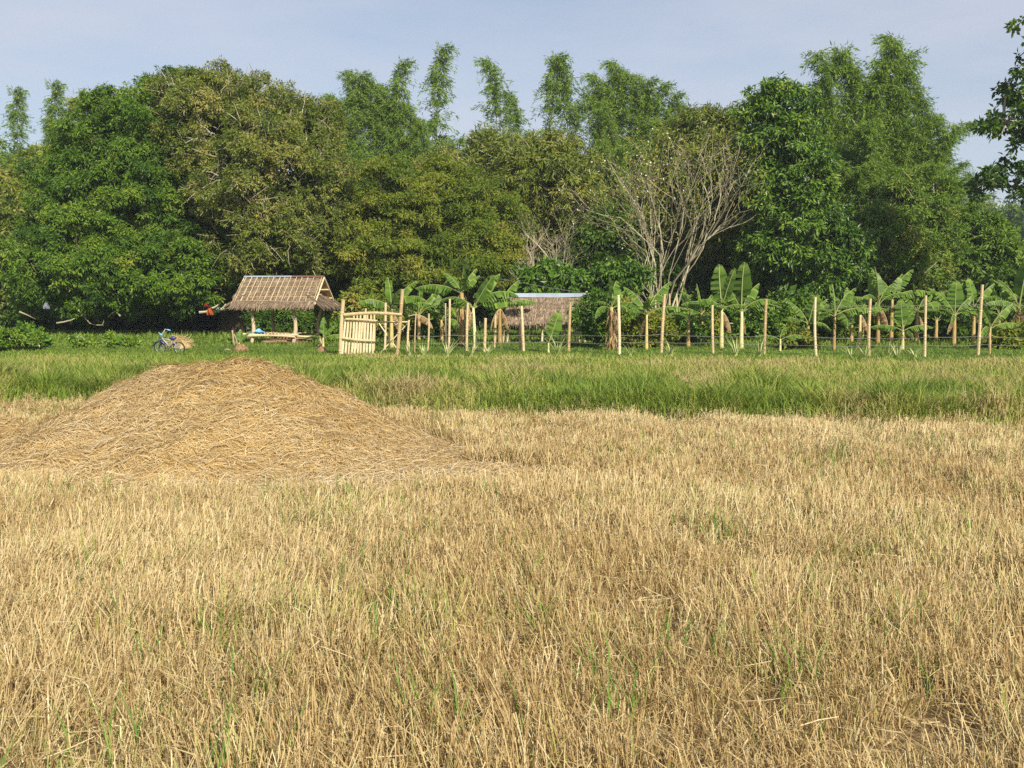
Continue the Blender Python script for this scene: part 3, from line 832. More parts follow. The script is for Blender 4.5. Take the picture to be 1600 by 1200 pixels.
    # leafy shrubs between the banana plants
    for k, (px, py, rx, ry, Y, mt, lab) in enumerate([
            (1055, 515, 36, 28, 33.0, 'leaf_bright', 'leafy shrub behind the shaded banana plant near the bare tree'), (1100, 505, 26, 30, 34.5, 'leaf_feather', 'leafy shrub left of the tallest banana pair'),
            (1190, 505, 34, 34, 34.0, 'leaf_bright', 'leafy shrub behind the brown curved post'), (1245, 490, 40, 45, 35.5, 'leaf_bright', 'tall leafy shrub between the curved brown post and the pale straight post'),
            (1240, 530, 26, 12, 30.2, 'leaf_feather', 'low weedy shrub right of the small low banana plant'), (1300, 515, 26, 22, 35.0, 'leaf_dark', 'dim shrub behind the banana with one bright upright leaf'),
            (1375, 520, 40, 24, 34.5, 'leaf_feather', 'leafy shrub behind the bent knobbly post'), (1450, 510, 40, 30, 34.5, 'leaf_dark', 'dim leafy shrub behind the plain straight post'),
            (1515, 515, 34, 26, 35.0, 'leaf_dark', 'dim leafy shrub behind the tallest leaning post'), (1575, 530, 34, 15, 30.5, 'leaf_feather', 'low weedy shrub at the right end of the fence'),
            (640, 510, 34, 28, 35.5, 'leaf_feather', 'leafy shrub behind the gate brace'), (700, 512, 34, 26, 35.0, 'leaf_dark', 'dim shrub behind the close set post pair'), (570, 490, 40, 40, 37.0, 'leaf_feather', 'leafy shrub behind the gate leaf'),
            (440, 500, 46, 20, 38.5, 'leaf_dark', 'dim shrub seen through the open hut'), (530, 515, 26, 18, 34.0, 'leaf_bright', 'low bright shrub between the hut and the gate')]):
        lob = [lobe(px, py, rx, ry, Y, rx * Y / F * .7), lobe(px + rx * .5, py + ry * .4, rx * .6, ry * .6, Y - .3), lobe(px - rx * .5, py + ry * .35, rx * .6, ry * .65, Y - .2)]
        tree('leafy_shrub', lab, base(px, Y), lob, mt, .36, .28, 60, .17, .075, (.5, .18, .2), .45, 160 + k, tr=.03, fork=.3, nb=16, cat='shrub', floor=.22, tw=.01, group='shrubs between the banana plants')
    # dark undergrowth along the wood's edge
    rs = np.random.default_rng(8)
    spots = [(40, 480, 47, 'dark undergrowth at the left edge, behind the mango skirt'), (120, 488, 47, 'dark undergrowth behind the low pale mango limb'), (205, 488, 48, 'dark undergrowth behind the middle of the mango skirt'), (290, 485, 48, 'dark undergrowth left of the mango trunk'), (345, 485, 46, 'dark undergrowth beside the orange cloth'), (420, 480, 47, 'dark undergrowth behind the thatched hut posts'),
             (560, 470, 44, 'dark undergrowth right of the thatched hut'), (615, 470, 45, 'dark undergrowth behind the leftmost banana plants'), (700, 470, 46, 'dark undergrowth below the feathery tree'),
             (780, 455, 47, 'dark undergrowth left of the low hut roof'), (860, 395, 49, 'dark undergrowth beneath the bare fan shaped stems'), (930, 385, 48, 'dark undergrowth left of the bare tree trunk'),
             (1010, 395, 47, 'dark undergrowth round the bare tree foot'), (1085, 450, 45, 'dark undergrowth behind the tallest banana pair'), (1170, 460, 45, 'dark undergrowth under the glossy tree, left side'),
             (1260, 475, 42, 'dark undergrowth under the glossy tree, right side'), (1330, 480, 43, 'dark undergrowth behind the banana left of the curved post'), (1420, 470, 45, 'dark undergrowth under the vine thicket'),
             (1500, 485, 44, 'dark undergrowth below the young round tree'), (1580, 480, 42, 'dark undergrowth at the right edge')]
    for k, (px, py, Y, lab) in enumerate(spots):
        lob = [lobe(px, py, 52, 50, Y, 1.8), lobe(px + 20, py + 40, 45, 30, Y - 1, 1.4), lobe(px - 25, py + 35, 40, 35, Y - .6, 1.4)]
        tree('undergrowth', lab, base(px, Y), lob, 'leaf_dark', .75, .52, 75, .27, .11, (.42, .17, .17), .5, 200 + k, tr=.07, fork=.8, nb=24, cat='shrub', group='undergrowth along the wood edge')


build_trees()


# bare, many stemmed trees
def bare_tree(label, b, top_py, Y, seed, nst, spread, leafy, flowers, h0=.6, fan=(-1, 1), rm=1.0):
    rs = np.random.default_rng(seed)
    root = thing('bare_tree', label, 'tree', b)
    gt, gl, gf = Geo(), Geo(), Geo()
    ends = []
    H = P(800, top_py, Y)[2] - b[2]

    def grow(p, d, ln, r, lev):
        k = 4
        pts = [p]
        dd = d.copy()
        for i in range(k):
            hf = (pts[-1][2] - b[2]) / H
            if hf > .97: break
            o_ = np.array([np.sign(pts[-1][0] - b[0] + 1e-6), 0, 0])
            dd = nrm(dd + rs.normal(0, .15, 3) + o_ * .012 + np.array([0, 0, .05 - .45 * max(0, hf - .72)]))
            pts.append(pts[-1] + dd * ln / k)
        if len(pts) < 3: return
        k = len(pts) - 1
        pts = np.array(pts)
        tube(gt, pts, np.linspace(r, r * .55, k + 1), 5 if lev == 0 else 3, np.clip(rs.normal(.34, .2), 0, 1), cap=False)
        if lev >= 4:
            ends.append((pts[-1], dd)); return
        nch = [3, 3, 3, 2][lev]
        for c in range(nch):
            a = pts[rs.integers(min(2, k), k + 1)] if c else pts[-1]
            nd = nrm(dd + rs.normal(0, (.24, .36, .42, .45)[lev], 3) * np.array([1, .8, .6]) + np.array([0, 0, -.02 * lev]))
            grow(a, nd, ln * rs.uniform(.55, .8), r * .55, lev + 1)

    for i in range(nst):
        t = (i + .5) / nst * 2 - 1
        t = fan[0] + (fan[1] - fan[0]) * (t * .5 + .5)
        d = nrm(np.array([t * spread + rs.normal(0, .06), rs.normal(-.05, .3), 1.0]))
        grow(b + np.array([t * .17, rs.normal(0, .08), -.1]), d, H * rs.uniform(.34, .46), rs.uniform(.03, .055) * rm, 0)
    if flowers:
        for (dx, dz, r) in ((-1.0, .62, .034), (-1.1, .85, .03), (-.8, 1.15, .03)):
            grow(b + np.array([-.05, -.1, .45 + dz * .3]), nrm(np.array([dx, -.15, dz])), .95, r, 2)
    tag(part('stems', gt, M['twig'], root, False), kind='stuff')
    E = np.array([e[0] for e in ends]); D = np.array([e[1] for e in ends])
    if leafy:
        i = rs.integers(0, len(E), leafy)
        p = E[i] + rs.normal(0, .28, (leafy, 3))
        leaves(gl, p, rs.normal(0, 1, (leafy, 3)) + [0, 0, -.4], rs.normal(0, 1, (leafy, 3)) + [0, -.4, .5], rs.uniform(.10, .2, leafy), .05, np.clip(rs.normal(.62, .2, leafy), 0, 1))
        tag(part('crown', gl, M['leaf_feather'], root), kind='stuff')
    if flowers:
        i = rs.integers(0, len(E), flowers)
        i = i[E[i][:, 0] < b[0] + .6]
        p = E[i] + rs.normal(0, .1, (len(i), 3))
        leaves(gf, p, rs.normal(0, 1, (len(i), 3)), rs.normal(0, 1, (len(i), 3)) + [0, -1, .5], .09, .06, rs.random(len(i)))
        q_ = part('blossom', gf, M['petal'], root)
    return root


bare_tree('bare tree of many pale upright stems with scattered white blossom, centre right', base(1035, 40), 198, 40.0, 1, 10, .10, 3000, 320)
bare_tree('fan of bare pale stems left of the bare blossoming tree', base(862, 44), 308, 42.0, 2, 9, .55, 500, 0, fan=(-1.1, .7), rm=1.5)


# ------------------------------------------------------------------ bamboo clumps
def culm_variant(seed, bare=.32, arch=1.6):
    rs = np.random.default_rng(seed)
    H = 10.0
    t = np.linspace(0, 1, 14)
    bend = arch * np.clip((t - .45) / .55, 0, 1) ** 2.2
    drop = (.2 + .15 * arch) * np.clip((t - .8) / .2, 0, 1) ** 2
    pts = np.stack([bend + .15 * np.sin(t * 3 + seed), .12 * np.sin(t * 4 + seed * 2), t * H - drop], -1)
    gs = Geo(); tube(gs, pts, np.linspace(.055, .008, 14), 5, rs.uniform(.3, .8, 1)[0], cap=False)
    gl = Geo()
    nb = 150
    tt = bare + (1 - bare) * rs.random(nb) ** .8
    Pp, Dd = [], []
    for x in tt:
        p = np.array([np.interp(x, t, pts[:, k]) for k in range(3)])
        an = rs.uniform(0, 2 * math.pi)
        ln = rs.uniform(.3, 1.35) * (1.0 - .50 * (x - bare) / (1 - bare))
        d = np.array([math.cos(an), math.sin(an), rs.normal(.25, .25)])
        k = rs.integers(18, 42)
        s = rs.random(k)[:, None]
        q = p + d * ln * s + np.array([0, 0, -.38]) * ln * s ** 2 + rs.normal(0, .055, (k, 3))
        Pp.append(q); Dd.append(np.tile(d, (k, 1)) * .6 + np.array([0, 0, -.48]) + rs.normal(0, .35, (k, 3)))
    Pp = np.concatenate(Pp); Dd = np.concatenate(Dd); m = len(Pp)
    nbv = rs.normal(0, .10, 60)
    leaves(gl, Pp, Dd, rs.normal(0, .7, (m, 3)) + [0, -.2, .5], rs.uniform(.14, .26, m), rs.uniform(.026, .045, m), np.clip(rs.normal(.5, .17, m), 0, 1), fold=.1)
    return gs.mesh('culm', M['culm']), gl.mesh('culm_foliage', M['leaf_bamboo'])


CULMS = [culm_variant(301, .30, 1.4), culm_variant(302, .28, 2.2), culm_variant(303, .35, 1.0), culm_variant(304, .30, 2.8), culm_variant(305, .42, .30)]


ARCH = (1.4, 2.2, 1.0, 2.8, .30)


def bamboo_clump(label, px, Y, top_py, n, half_px, seed, extra=(), low=.45, full=False):
    """extra: (px, top_py) of single culms that stand out"""
    rs = np.random.default_rng(seed)
    b = base(px, Y)
    root = thing('bamboo_clump', label, 'bamboo', b, 'bamboo clumps behind the trees')
    half = half_px * Y / F
    Hm = P(px, top_py, Y)[2] - b[2]

    def culm(dx, dy, H, lean, leandir, v, spin):
        sm, fm = CULMS[v]
        s = H / 10.0
        c = new_obj('culm', sm, root, (dx, dy, -.1))
        # tilt away from the clump centre, the arching side outward
        q = Matrix.Rotation(leandir, 3, 'Z') @ Matrix.Rotation(lean, 3, 'Y') @ Matrix.Rotation(spin, 3, 'Z')
        c.rotation_euler = q.to_euler()
        c.scale = (max(.85, s * .9), max(.85, s * .9), s)
        new_obj('foliage', fm, c)

    for i in range(n):
        a = rs.uniform(0, 2 * math.pi); r = math.sqrt(rs.random())
        H = Hm * rs.uniform(low, 1.0) * (1 - .38 * r * r)
        off = half * r
        lean = math.atan2(off * .75, H) * rs.uniform(.7, 1.1)
        culm(math.cos(a) * off * .4, math.sin(a) * off * .3, H, lean, a, int(rs.integers(0, 4)), rs.normal(0, .7))
    for (ex, ey) in extra:
        e = P(ex, ey, Y)
        v = int(rs.choice([0, 2, 4, 4])) if full else (4 if rs.random() < .8 else 2)
        spin = rs.uniform(-.5, .5) + math.pi * (rs.random() < .6)
        H = (e[2] - b[2]) * 1.0
        culm(e[0] - b[0] - math.cos(spin) * ARCH[v] * .6 * max(.85, H * .09), 0.0, H, 0.0, 0.0, v, spin)
    return root


bamboo_clump('tall bamboo clump with leaning leafy tops left of centre', 585, 57, 128, 54, 82, 1, [(548, 98), (582, 112), (625, 86), (525, 138), (536, 150), (562, 106), (571, 125), (597, 120), (611, 128), (640, 150), (655, 175), (543, 180), (592, 160), (622, 170)])
bamboo_clump('bamboo clump with one plume standing highest in the middle skyline', 670, 59, 190, 46, 85, 2, [(690, 64)], low=.5)
bamboo_clump('bamboo clump carrying the slender plume left of the dark twin plume', 775, 60, 225, 26, 60, 3, [(770, 82), (800, 135)], low=.5)
bamboo_clump('bamboo clump carrying the dark narrow plume right of the sky gap', 870, 60, 172, 42, 80, 4, [(868, 78), (880, 78), (905, 140)], low=.5)
bamboo_clump('broad bamboo clump between the dark plume and the bare tree top', 985, 60, 118, 60, 95, 5, [(935, 105), (965, 84), (1000, 105), (925, 122), (950, 108), (982, 98), (1012, 116), (1032, 122), (1052, 138), (1072, 152), (1090, 165), (960, 140), (1005, 150)], low=.5)
bamboo_clump('lower bamboo clump dipping to the sky notch right of centre', 1065, 58, 160, 34, 65, 6, [], low=.5)
bamboo_clump('bamboo clump half hidden behind the glossy green tree', 1170, 52, 150, 26, 60, 7, [(1165, 140)], low=.5)
bamboo_clump('largest bamboo clump, towering at the right above everything else', 1375, 48, 66, 80, 100, 8, [(1292, 62), (1306, 56), (1322, 56), (1345, 72), (1368, 88), (1398, 40), (1386, 46), (1412, 52), (1428, 95), (1446, 140), (1462, 165), (1438, 200), (1290, 120), (1330, 108), (1390, 100), (1470, 215), (1310, 160), (1420, 170), (1360, 150), (1480, 270), (1455, 260), (1340, 200), (1400, 210), (1290, 230)], low=.4, full=True)
bamboo_clump('arching bamboo clump leaning out right of the largest one', 1432, 49, 200, 60, 48, 9, [], low=.35)
bamboo_clump('hazy bamboo clump with two thin plumes at the far left', 80, 78, 225, 16, 50, 10, [(30, 132), (90, 122), (112, 150), (75, 175)], low=.4)
bamboo_clump('bamboo clump showing one tuft above the mango top', 290, 62, 125, 16, 60, 11, [(280, 96), (320, 104)], low=.5)
bamboo_clump('bamboo clump between the mango and the centre skyline plumes', 190, 64, 160, 26, 80, 12, [], low=.5)


# ------------------------------------------------------------------ closed wood behind and the far hazy trees
def far_trees():
    protos = []
    for k, (mat, sd) in enumerate((('leaf_feather', 401), ('leaf_bamboo', 402), ('leaf_dark', 403))):
        rs = np.random.default_rng(sd)
        lob = [(np.array([0, 0, 6.0]), np.array([3.2, 2.6, 3.4])), (np.array([1.8, -.3, 4.2]), np.array([2.2, 1.8, 2.2])), (np.array([-1.9, 0, 4.4]), np.array([2.3, 1.8, 2.4])), (np.array([.3, -.6, 2.4]), np.array([2.8, 2.0, 1.8]))]
        g, C, O, sc = leaf_crown(lob, 1.0, .75, 85, .42, .15, (.45, .17, .16), .5, rs)
        gt, gb = limbs((0, 0, 0), lob, C, rs, .22, 2.2, 40)
        protos.append((gt.mesh('far_trunk', M['bark'], smooth_=True), g.mesh('far_crown', M[mat])))
    rs = np.random.default_rng(77)

    def put(px, Y, top_py, k, label, group, name='far_tree'):
        b = base(px, Y)
        H = P(px, top_py, Y)[2] - b[2]
        r = thing(name, label, 'tree', b, group, rs.uniform(-.6, .6))
        s = H / 9.4
        r.scale = (s * rs.uniform(1.0, 1.3), s, s)
        new_obj('trunk', protos[k][0], r); new_obj('crown', protos[k][1], r)
    kinds = ['olive green', 'mid green', 'dark green']
    for i, (px, top, where) in enumerate([(20, 330, 'above the left edge shrub tree'), (100, 300, 'behind the left flank of the mango'), (180, 270, 'behind the mango, upper left'), (260, 240, 'behind the mango top'), (340, 260, 'behind the mango and olive tree join'),
            (420, 290, 'behind the middle of the olive tree'), (500, 300, 'behind the right flank of the olive tree'), (565, 330, 'below the bamboo left of centre'), (640, 330, 'behind the left part of the feathery tree'), (715, 330, 'behind the right part of the feathery tree'),
            (785, 320, 'behind the vine covered tree'), (850, 320, 'behind the fan of bare stems'), (920, 310, 'just left of the bare tree crown'), (985, 310, 'behind the left half of the bare tree'), (1050, 300, 'behind the right half of the bare tree'), (1115, 300, 'behind the yellowish olive tree'),
            (1180, 300, 'behind the left edge of the glossy tree'), (1250, 300, 'behind the glossy tree'), (1310, 330, 'left behind the foot of the largest bamboo clump'), (1385, 330, 'behind the foot of the largest bamboo clump'), (1450, 370, 'right behind the foot of the largest bamboo clump'), (1510, 425, 'below the far haze, left of the young round tree'), (1580, 425, 'below the large leaved tree at the right edge')]):
        k = int(rs.integers(0, 3))
        put(px, rs.uniform(63, 70), top, k, kinds[k] + ' wood tree ' + where, 'wood trees behind the front row', 'wood_tree')
    for i, (px, Y, top, where) in enumerate([(1462, 125, 345, 'nearest the largest bamboo clump'), (1500, 130, 325, 'second from the largest bamboo clump'), (1540, 140, 315, 'under the tip of the large leaved tree'), (1578, 135, 330, 'under the middle of the large leaved tree'), (1615, 120, 305, 'at the right edge of the photo'), (-10, 140, 300, 'at the left edge of the photo')]):
        put(px, Y, top, [1, 2, 0][i % 3], 'blue green hazy tree on the far skyline ' + where, 'hazy trees on the far skyline', 'hazy_far_tree')


far_trees()


# ------------------------------------------------------------------ banana plants
def banana_leaf(seed, e0, e1, torn=.4, dead=False):
    """unit length leaf in the x-z plane: rises at e0 degrees, ends at e1"""
    rs = np.random.default_rng(seed)
    n = 17
    t = np.linspace(0, 1, n)
    el = np.radians(e0 + (e1 - e0) * t ** 1.2)
    pts = np.zeros((n, 3))
    for i in range(1, n):
        pts[i] = pts[i - 1] + np.array([math.cos(el[i]), 0, math.sin(el[i])]) / (n - 1)
    up = np.stack([-np.sin(el), 0 * el, np.cos(el)], -1)
    g = Geo()
    tube(g, pts, np.linspace(.016, .005, n), 4, .97, cap=False)
    w = np.where(t < .2, 0, np.sin(np.clip((t - .2) / .8, 0, 1) ** .62 * math.pi) ** .55) * .205
    w[-1] = .01
    sag0 = (rs.uniform(-.1, .3) if e0 > 80 else rs.uniform(.5, 1.1)) if not dead else 1.25
    for sd in (-1, 1):
        for i in range(3, n - 1):
            a, b_ = i, i + 1
            notch = rs.random() < torn
            sag = sag0 + (rs.uniform(.1, .5) if notch else 0)
            wa, wb = w[a] * rs.uniform(.92, 1.05), w[b_] * rs.uniform(.92, 1.05)
            pa, pb = pts[a].copy(), pts[b_].copy()
            ea, eb = pa, pb
            if notch:
                eb = pb + (pa - pb) * rs.uniform(.2, .5)
            y = np.array([0, sd, 0.0])
            sh = (pb - pa) * .6                         # veins sweep towards the tip

            def edge(p, u_, ww, f):
                return p + y * ww * f * math.cos(sag * f) - u_ * ww * f * math.sin(sag) + sh * f * .6
            V = [pa, pb, edge(eb, up[b_], wb, .55), edge(ea, up[a], wa, .55), edge(eb, up[b_], wb, 1), edge(ea, up[a], wa, 1)]
            tn = rs.normal(.46, .16)
            g.add(V, quads=[[0, 1, 2, 3], [3, 2, 4, 5]], tint=np.clip([tn, tn + .04], 0, .85))
    return g


LEAF_VARS = {}
for nm, e0, e1, torn in (('upright', 88, 74, .25), ('high', 70, 25, .45), ('arch', 58, -30, .75), ('flat', 34, -22, .7), ('hang', 30, -75, .8)):
    LEAF_VARS[nm] = [banana_leaf(500 + hash_ * 7 + len(nm), e0, e1, torn).mesh('banana_leaf', M['leaf_banana']) for hash_ in range(3)]
DEAD_LEAF = [banana_leaf(600 + k, -50, -86, .8, True).mesh('dead_leaf', M['leaf_dead']) for k in range(3)]
PALE_LEAF = banana_leaf(640, 20, -75, .2, True).mesh('pale_leaf', M['leaf_dead'])


def banana(label, px, Y, stem_py, lv, seed, r=.065, tint=.6, dead=2, lean=0.0, sheath=False):
    """lv: (variant, azimuth in degrees seen from above, 0 = photo right, 90 = away; length m)"""
    rs = np.random.default_rng(seed)
    b = base(px, Y)
    root = thing('banana_plant', label, 'banana plant', b, 'banana plants along the fence')
    top = P(px, stem_py, Y); h = max(.15, top[2] - b[2])
    g = Geo()
    z = np.linspace(-.05, h, 8)
    pts = np.stack([lean * (z / h) ** 1.0, rs.normal(0, .006, 8), z], -1)
    tube(g, pts, np.linspace(r * 1.15, r * .62, 8), 9, tint)
    st = part('pseudostem', g, M['banana_stem'], root, True, local=True)
    if sheath:
        gs = Geo()
        for k in range(46):
            zz = rs.uniform(.15, 1) * h; a = rs.uniform(0, 2 * math.pi)
            o_ = np.array([math.cos(a), math.sin(a), 0])
            leaves(gs, (np.array([[lean * zz / h, 0, zz]]) + o_ * r * .9), np.array([o_ * .35 + [0, 0, -1]]), np.array([o_]), rs.uniform(.2, .5), rs.uniform(.05, .10), rs.uniform(.1, .9))
        part('dry_sheaths', gs, M['leaf_dead'], root, local=True)
    for (v, az, ln) in lv:
        me = LEAF_VARS[v][int(rs.integers(0, 3))]
        new_obj('leaf', me, root, (lean, 0, h - .03), (rs.normal(0, .18), 0, R(az)), (ln, ln * rs.uniform(.95, 1.2), ln))
    for k in range(3 if h > .45 else 0):
        me = LEAF_VARS[('arch', 'high', 'flat', 'hang')[int(rs.integers(0, 4))]][int(rs.integers(0, 3))]
        ln = rs.uniform(.7, 1.15)
        new_obj('leaf', me, root, (lean, 0, h - .05), (rs.normal(0, .3), 0, rs.uniform(0, 6.28)), (ln, ln * 1.1, ln))
    for k in range(dead):
        me = DEAD_LEAF[k % 3]
        d = new_obj('dead_leaf', me, root, (lean, 0, h - .06), (0, 0, rs.uniform(0, 6.28)), (min(.8, h * .62), .30, min(.8, h * .62)))
    return root


L3 = 1.5
b1 = banana('banana plant with yellow green leaves beside the leaning gate post', 612, 30.0, 482, [('upright', 150, .95), ('high', 8, 1.15), ('arch', -15, 1.2), ('flat', 20, 1.2), ('flat', 200, .9), ('arch', 90, 1.0)], 1, dead=1)
new_obj('pale_leaf', PALE_LEAF, b1, (.55, -.5, .95), (0, 0, -.15), (.9, .5, .9))
banana('banana plant wrapped in dry brown sheaths with one long leaf arching far left', 722, 31.0, 458, [('flat', 176, 1.5), ('high', 60, 1.1), ('upright', 30, .8), ('arch', 130, 1.1), ('high', 165, .9)], 2, r=.09, tint=.35, dead=3, sheath=True)
banana('banana plant with smooth pale stem and tall upright leaf left of the low hut', 743, 29.0, 481, [('upright', 45, 1.15), ('arch', 8, 1.5), ('high', 25, 1.4), ('flat', 15, 1.35), ('flat', 160, .8), ('arch', 75, 1.2)], 3, r=.055, tint=.95, dead=1, lean=-.06)
banana('banana plant with rusty stem touching the left end of the low hut', 781, 32.0, 478, [('high', 38, 1.15), ('flat', 5, 1.2), ('arch', 175, .9), ('arch', 120, .9)], 4, tint=.3, dead=3)
banana('small banana plant with a single upright leaf in front of the low hut', 857, 28.0, 536, [('upright', 75, .95), ('flat', 10, .4), ('flat', 170, .35)], 5, r=.03, tint=.9, dead=0)
banana('banana plant with ragged brown sheaths and bright yellow stem base', 955, 29.0, 480, [('upright', 195, .95), ('arch', 160, .6), ('high', 20, .7)], 6, r=.075, tint=.5, dead=3, sheath=True)
banana('banana plant with large leaf arching toward the bare tree foot', 1010, 29.4, 490, [('arch', 165, 1.1), ('high', 155, 1.1), ('high', 30, 1.3), ('high', 55, .9), ('flat', -5, 1.25), ('flat', 185, .8)], 7, r=.045, tint=.7, dead=2)
banana('shaded banana plant between the bare tree and the tallest pair', 1075, 31.0, 500, [('upright', 175, 1.3), ('high', 30, .8), ('flat', 10, .9), ('arch', 200, .8), ('flat', 165, .7)], 8, tint=.4, dead=1)
banana('left plant of the tallest banana pair, dead leaves hanging by its stem', 1127, 30.0, 482, [('upright', 55, 1.35), ('upright', 30, 1.25), ('flat', 178, 1.25), ('arch', 170, .9), ('high', 85, 1.0), ('flat', 5, .8)], 9, r=.065, tint=.75, dead=4)
banana('right plant of the tallest banana pair, widest pale upright leaf', 1158, 30.0, 487, [('upright', 40, 1.5), ('high', 30, 1.2), ('flat', 8, 1.3), ('arch', 0, 1.2), ('flat', 172, 1.0), ('high', 110, 1.2)], 10, r=.065, tint=.85, dead=2)
banana('small low banana plant at the foot of the curved dark post', 1219, 29.0, 530, [('high', 35, .55), ('flat', 160, .75), ('flat', 5, .8), ('upright', 175, .7)], 11, r=.035, tint=.9, dead=0)
banana('banana plant with one bright upright leaf and leaves spreading right', 1303, 29.0, 492, [('upright', 150, .95), ('flat', 12, 1.15), ('flat', -6, 1.2), ('arch', 170, .6), ('high', 60, .6)], 12, r=.045, tint=.35, dead=1)
banana('banana plant with twin pale stems left of the bent bamboo post', 1343, 31.0, 488, [('flat', 10, .9), ('flat', 180, .8), ('arch', 60, .8)], 13, r=.05, tint=.75, dead=2)
banana('dark tall banana plant rising behind the bent bamboo post', 1371, 32.0, 474, [('upright', 170, 1.2), ('upright', 80, 1.1), ('flat', 175, 1.2), ('high', 20, .9), ('arch', 210, .9)], 14, tint=.3, dead=2)
banana('banana plant with a thin bright new leaf standing straight up', 1392, 33.0, 465, [('upright', 90, .75), ('high', 20, 1.3), ('flat', 5, 1.4), ('arch', 165, 1.0), ('high', 45, 1.1)], 15, tint=.4, dead=3)
banana('short bright green banana plant in the row right of the bent post', 1410, 29.4, 516, [('upright', 60, .95), ('high', 25, .8), ('flat', 170, .95), ('flat', 0, .9), ('high', 150, .6)], 16, r=.05, tint=.8, dead=0)
banana('banana plant with one broad paddle leaf, right of the plain straight post', 1490, 31.5, 492, [('upright', 60, 1.1), ('flat', 172, 1.1), ('high', 165, 1.2), ('high', 25, .9), ('flat', 8, .9), ('arch', 180, .7)], 17, tint=.4, dead=1)
banana('banana plant just right of the tallest leaning post', 1546, 29.2, 512, [('high', 160, .65), ('high', 20, 1.0), ('flat', 5, .9), ('upright', 175, .8)], 18, r=.04, tint=.6, dead=1)
banana('dark banana plant cut by the right edge', 1590, 31.0, 480, [('upright', 30, 1.6), ('high', 170, 1.2), ('arch', 175, 1.2), ('flat', 190, 1.2), ('high', 120, 1.2)], 19, tint=.3, dead=2)
banana('little banana shoot on the dirt heap before the thatched hut', 374, 28.6, 536, [('upright', 120, .42), ('high', 25, .5), ('flat', 190, .35)], 20, r=.022, tint=.95, dead=1)
banana('low dark banana plant at the right corner of the thatched hut', 505, 30.5, 528, [('upright', 130, .65), ('high', 20, .6), ('flat', 5, .75), ('flat', 175, .5)], 21, r=.04, tint=.7, dead=0)


for i, (px, Y, sp, lab) in enumerate([
        (655, 33.5, 492, 'banana plant far behind the thin stake right of the gate'), (690, 34.0, 500, 'low banana plant far behind the close set post pair'), (1096, 33.0, 490, 'banana plant in deep shade left of the tallest pair'),
        (1262, 33.5, 505, 'banana plant half hidden behind the pale straight post'), (1330, 33.5, 495, 'banana plant in the back row left of the bent knobbly post'), (1432, 33.0, 488, 'banana plant in the back row left of the plain straight post'),
        (1462, 33.5, 500, 'low banana plant in the back row right of the plain straight post'), (1520, 33.0, 480, 'banana plant in the back row behind the tallest leaning post'), (1560, 33.5, 492, 'banana plant in the back row near the right edge')]):
    banana(lab, px, Y, sp, [('upright', 40 + 60 * i % 170, 1.0), ('high', 20, 1.1), ('high', 165, 1.05), ('arch', 5, 1.1), ('flat', 178, 1.1)], 40 + i, tint=.45, dead=1)

# ------------------------------------------------------------------ fence of bamboo posts and wire
def post(label, bx, by_top, tx, Y, w_px, seed, tint=.6, mat='bamboo', node=.3, group='bamboo fence posts', name='fence_post', dz=0.0):
    rs = np.random.default_rng(seed)
    b = base(bx, Y); t = P(tx, by_top, Y)
    r = w_px * Y / F / 2
    g = Geo()
    bamboo(g, b - np.array([0, 0, .15]), t, r * 1.08, r * .95, rs, tint, node=node, jit=.010)
    return solid(name, g, M[mat], label, 'fence post', b, group)


POSTS = [
    ('left post of a close set pair right of the gate', 697.5, 474, 696.5, 27.4, 3.4, .65),
    ('taller right post of the close set pair right of the gate', 700.5, 467, 702.8, 27.2, 3.6, .6),
    ('slim bamboo post between the close pair and the pale banana stem', 729.5, 474, 731, 28.6, 4.0, .55),
    ('short knobbly post right of the pale banana stem', 756.5, 497, 758.5, 28.4, 4.6, .5),
    ('short post just left of the rusty banana stem', 773, 492, 774, 30.6, 4.0, .45),
    ('brownish short post beside the yellow post before the low hut', 812, 505, 813, 29.2, 4.0, .3),
    ('yellow bamboo post standing before the left part of the low hut roof', 818.5, 478, 814.8, 29.0, 4.2, .65),
    ('brown leaning post before the right end of the low hut roof', 888, 473, 891, 28.4, 4.6, .3),
    ('straight pale post beside the yellow banana stem', 968, 461, 966, 26.8, 4.8, .8),
    ('orange leaning post in front of the bare tree foot', 1033, 460, 1038.5, 27.6, 4.8, .45),
    ('plain short post left of the tallest banana pair', 1114.5, 477, 1113, 27.2, 4.2, .5),
    ('brown curved post right of the tallest banana pair', 1194, 468, 1197, 27.2, 4.6, .25),
    ('pale straight post before the glossy tree, taller than the brown curved one', 1276, 465, 1274, 26.2, 4.2, .75),
    ('bent knobbly post with a crook near its top', 1358, 467, 1360, 26.4, 4.8, .45),
    ('plain straight post left of the tallest leaning post', 1445, 462, 1446.5, 26.0, 4.2, .6),
    ('tallest fence post, leaning right, last before the edge', 1528, 445, 1535, 26.4, 4.8, .5),
    ('thin short stake right of the tallest leaning post', 1547, 520, 1546, 27.0, 3.0, .3),
    ('back row post tip seen over the leaf left of the orange post', 1024, 461, 1024, 33.0, 2.8, .6),
    ('back row post tip immediately right of the orange leaning post', 1046, 459, 1046, 33.5, 2.6, .5),
    ('back row post tip two right of the orange leaning post', 1056, 460, 1057, 33.0, 2.8, .6),
    ('thin stake right of the gate brace', 648, 488, 650, 27.4, 1.8, .45),
    ('slender post behind the pale hanging banana leaf', 667, 490, 670, 27.8, 3.2, .45),
]
for i, (lab, bx, ty, tx, Y, w, tn) in enumerate(POSTS):
    post(lab, bx, ty, tx, Y, w, 700 + i, tn)


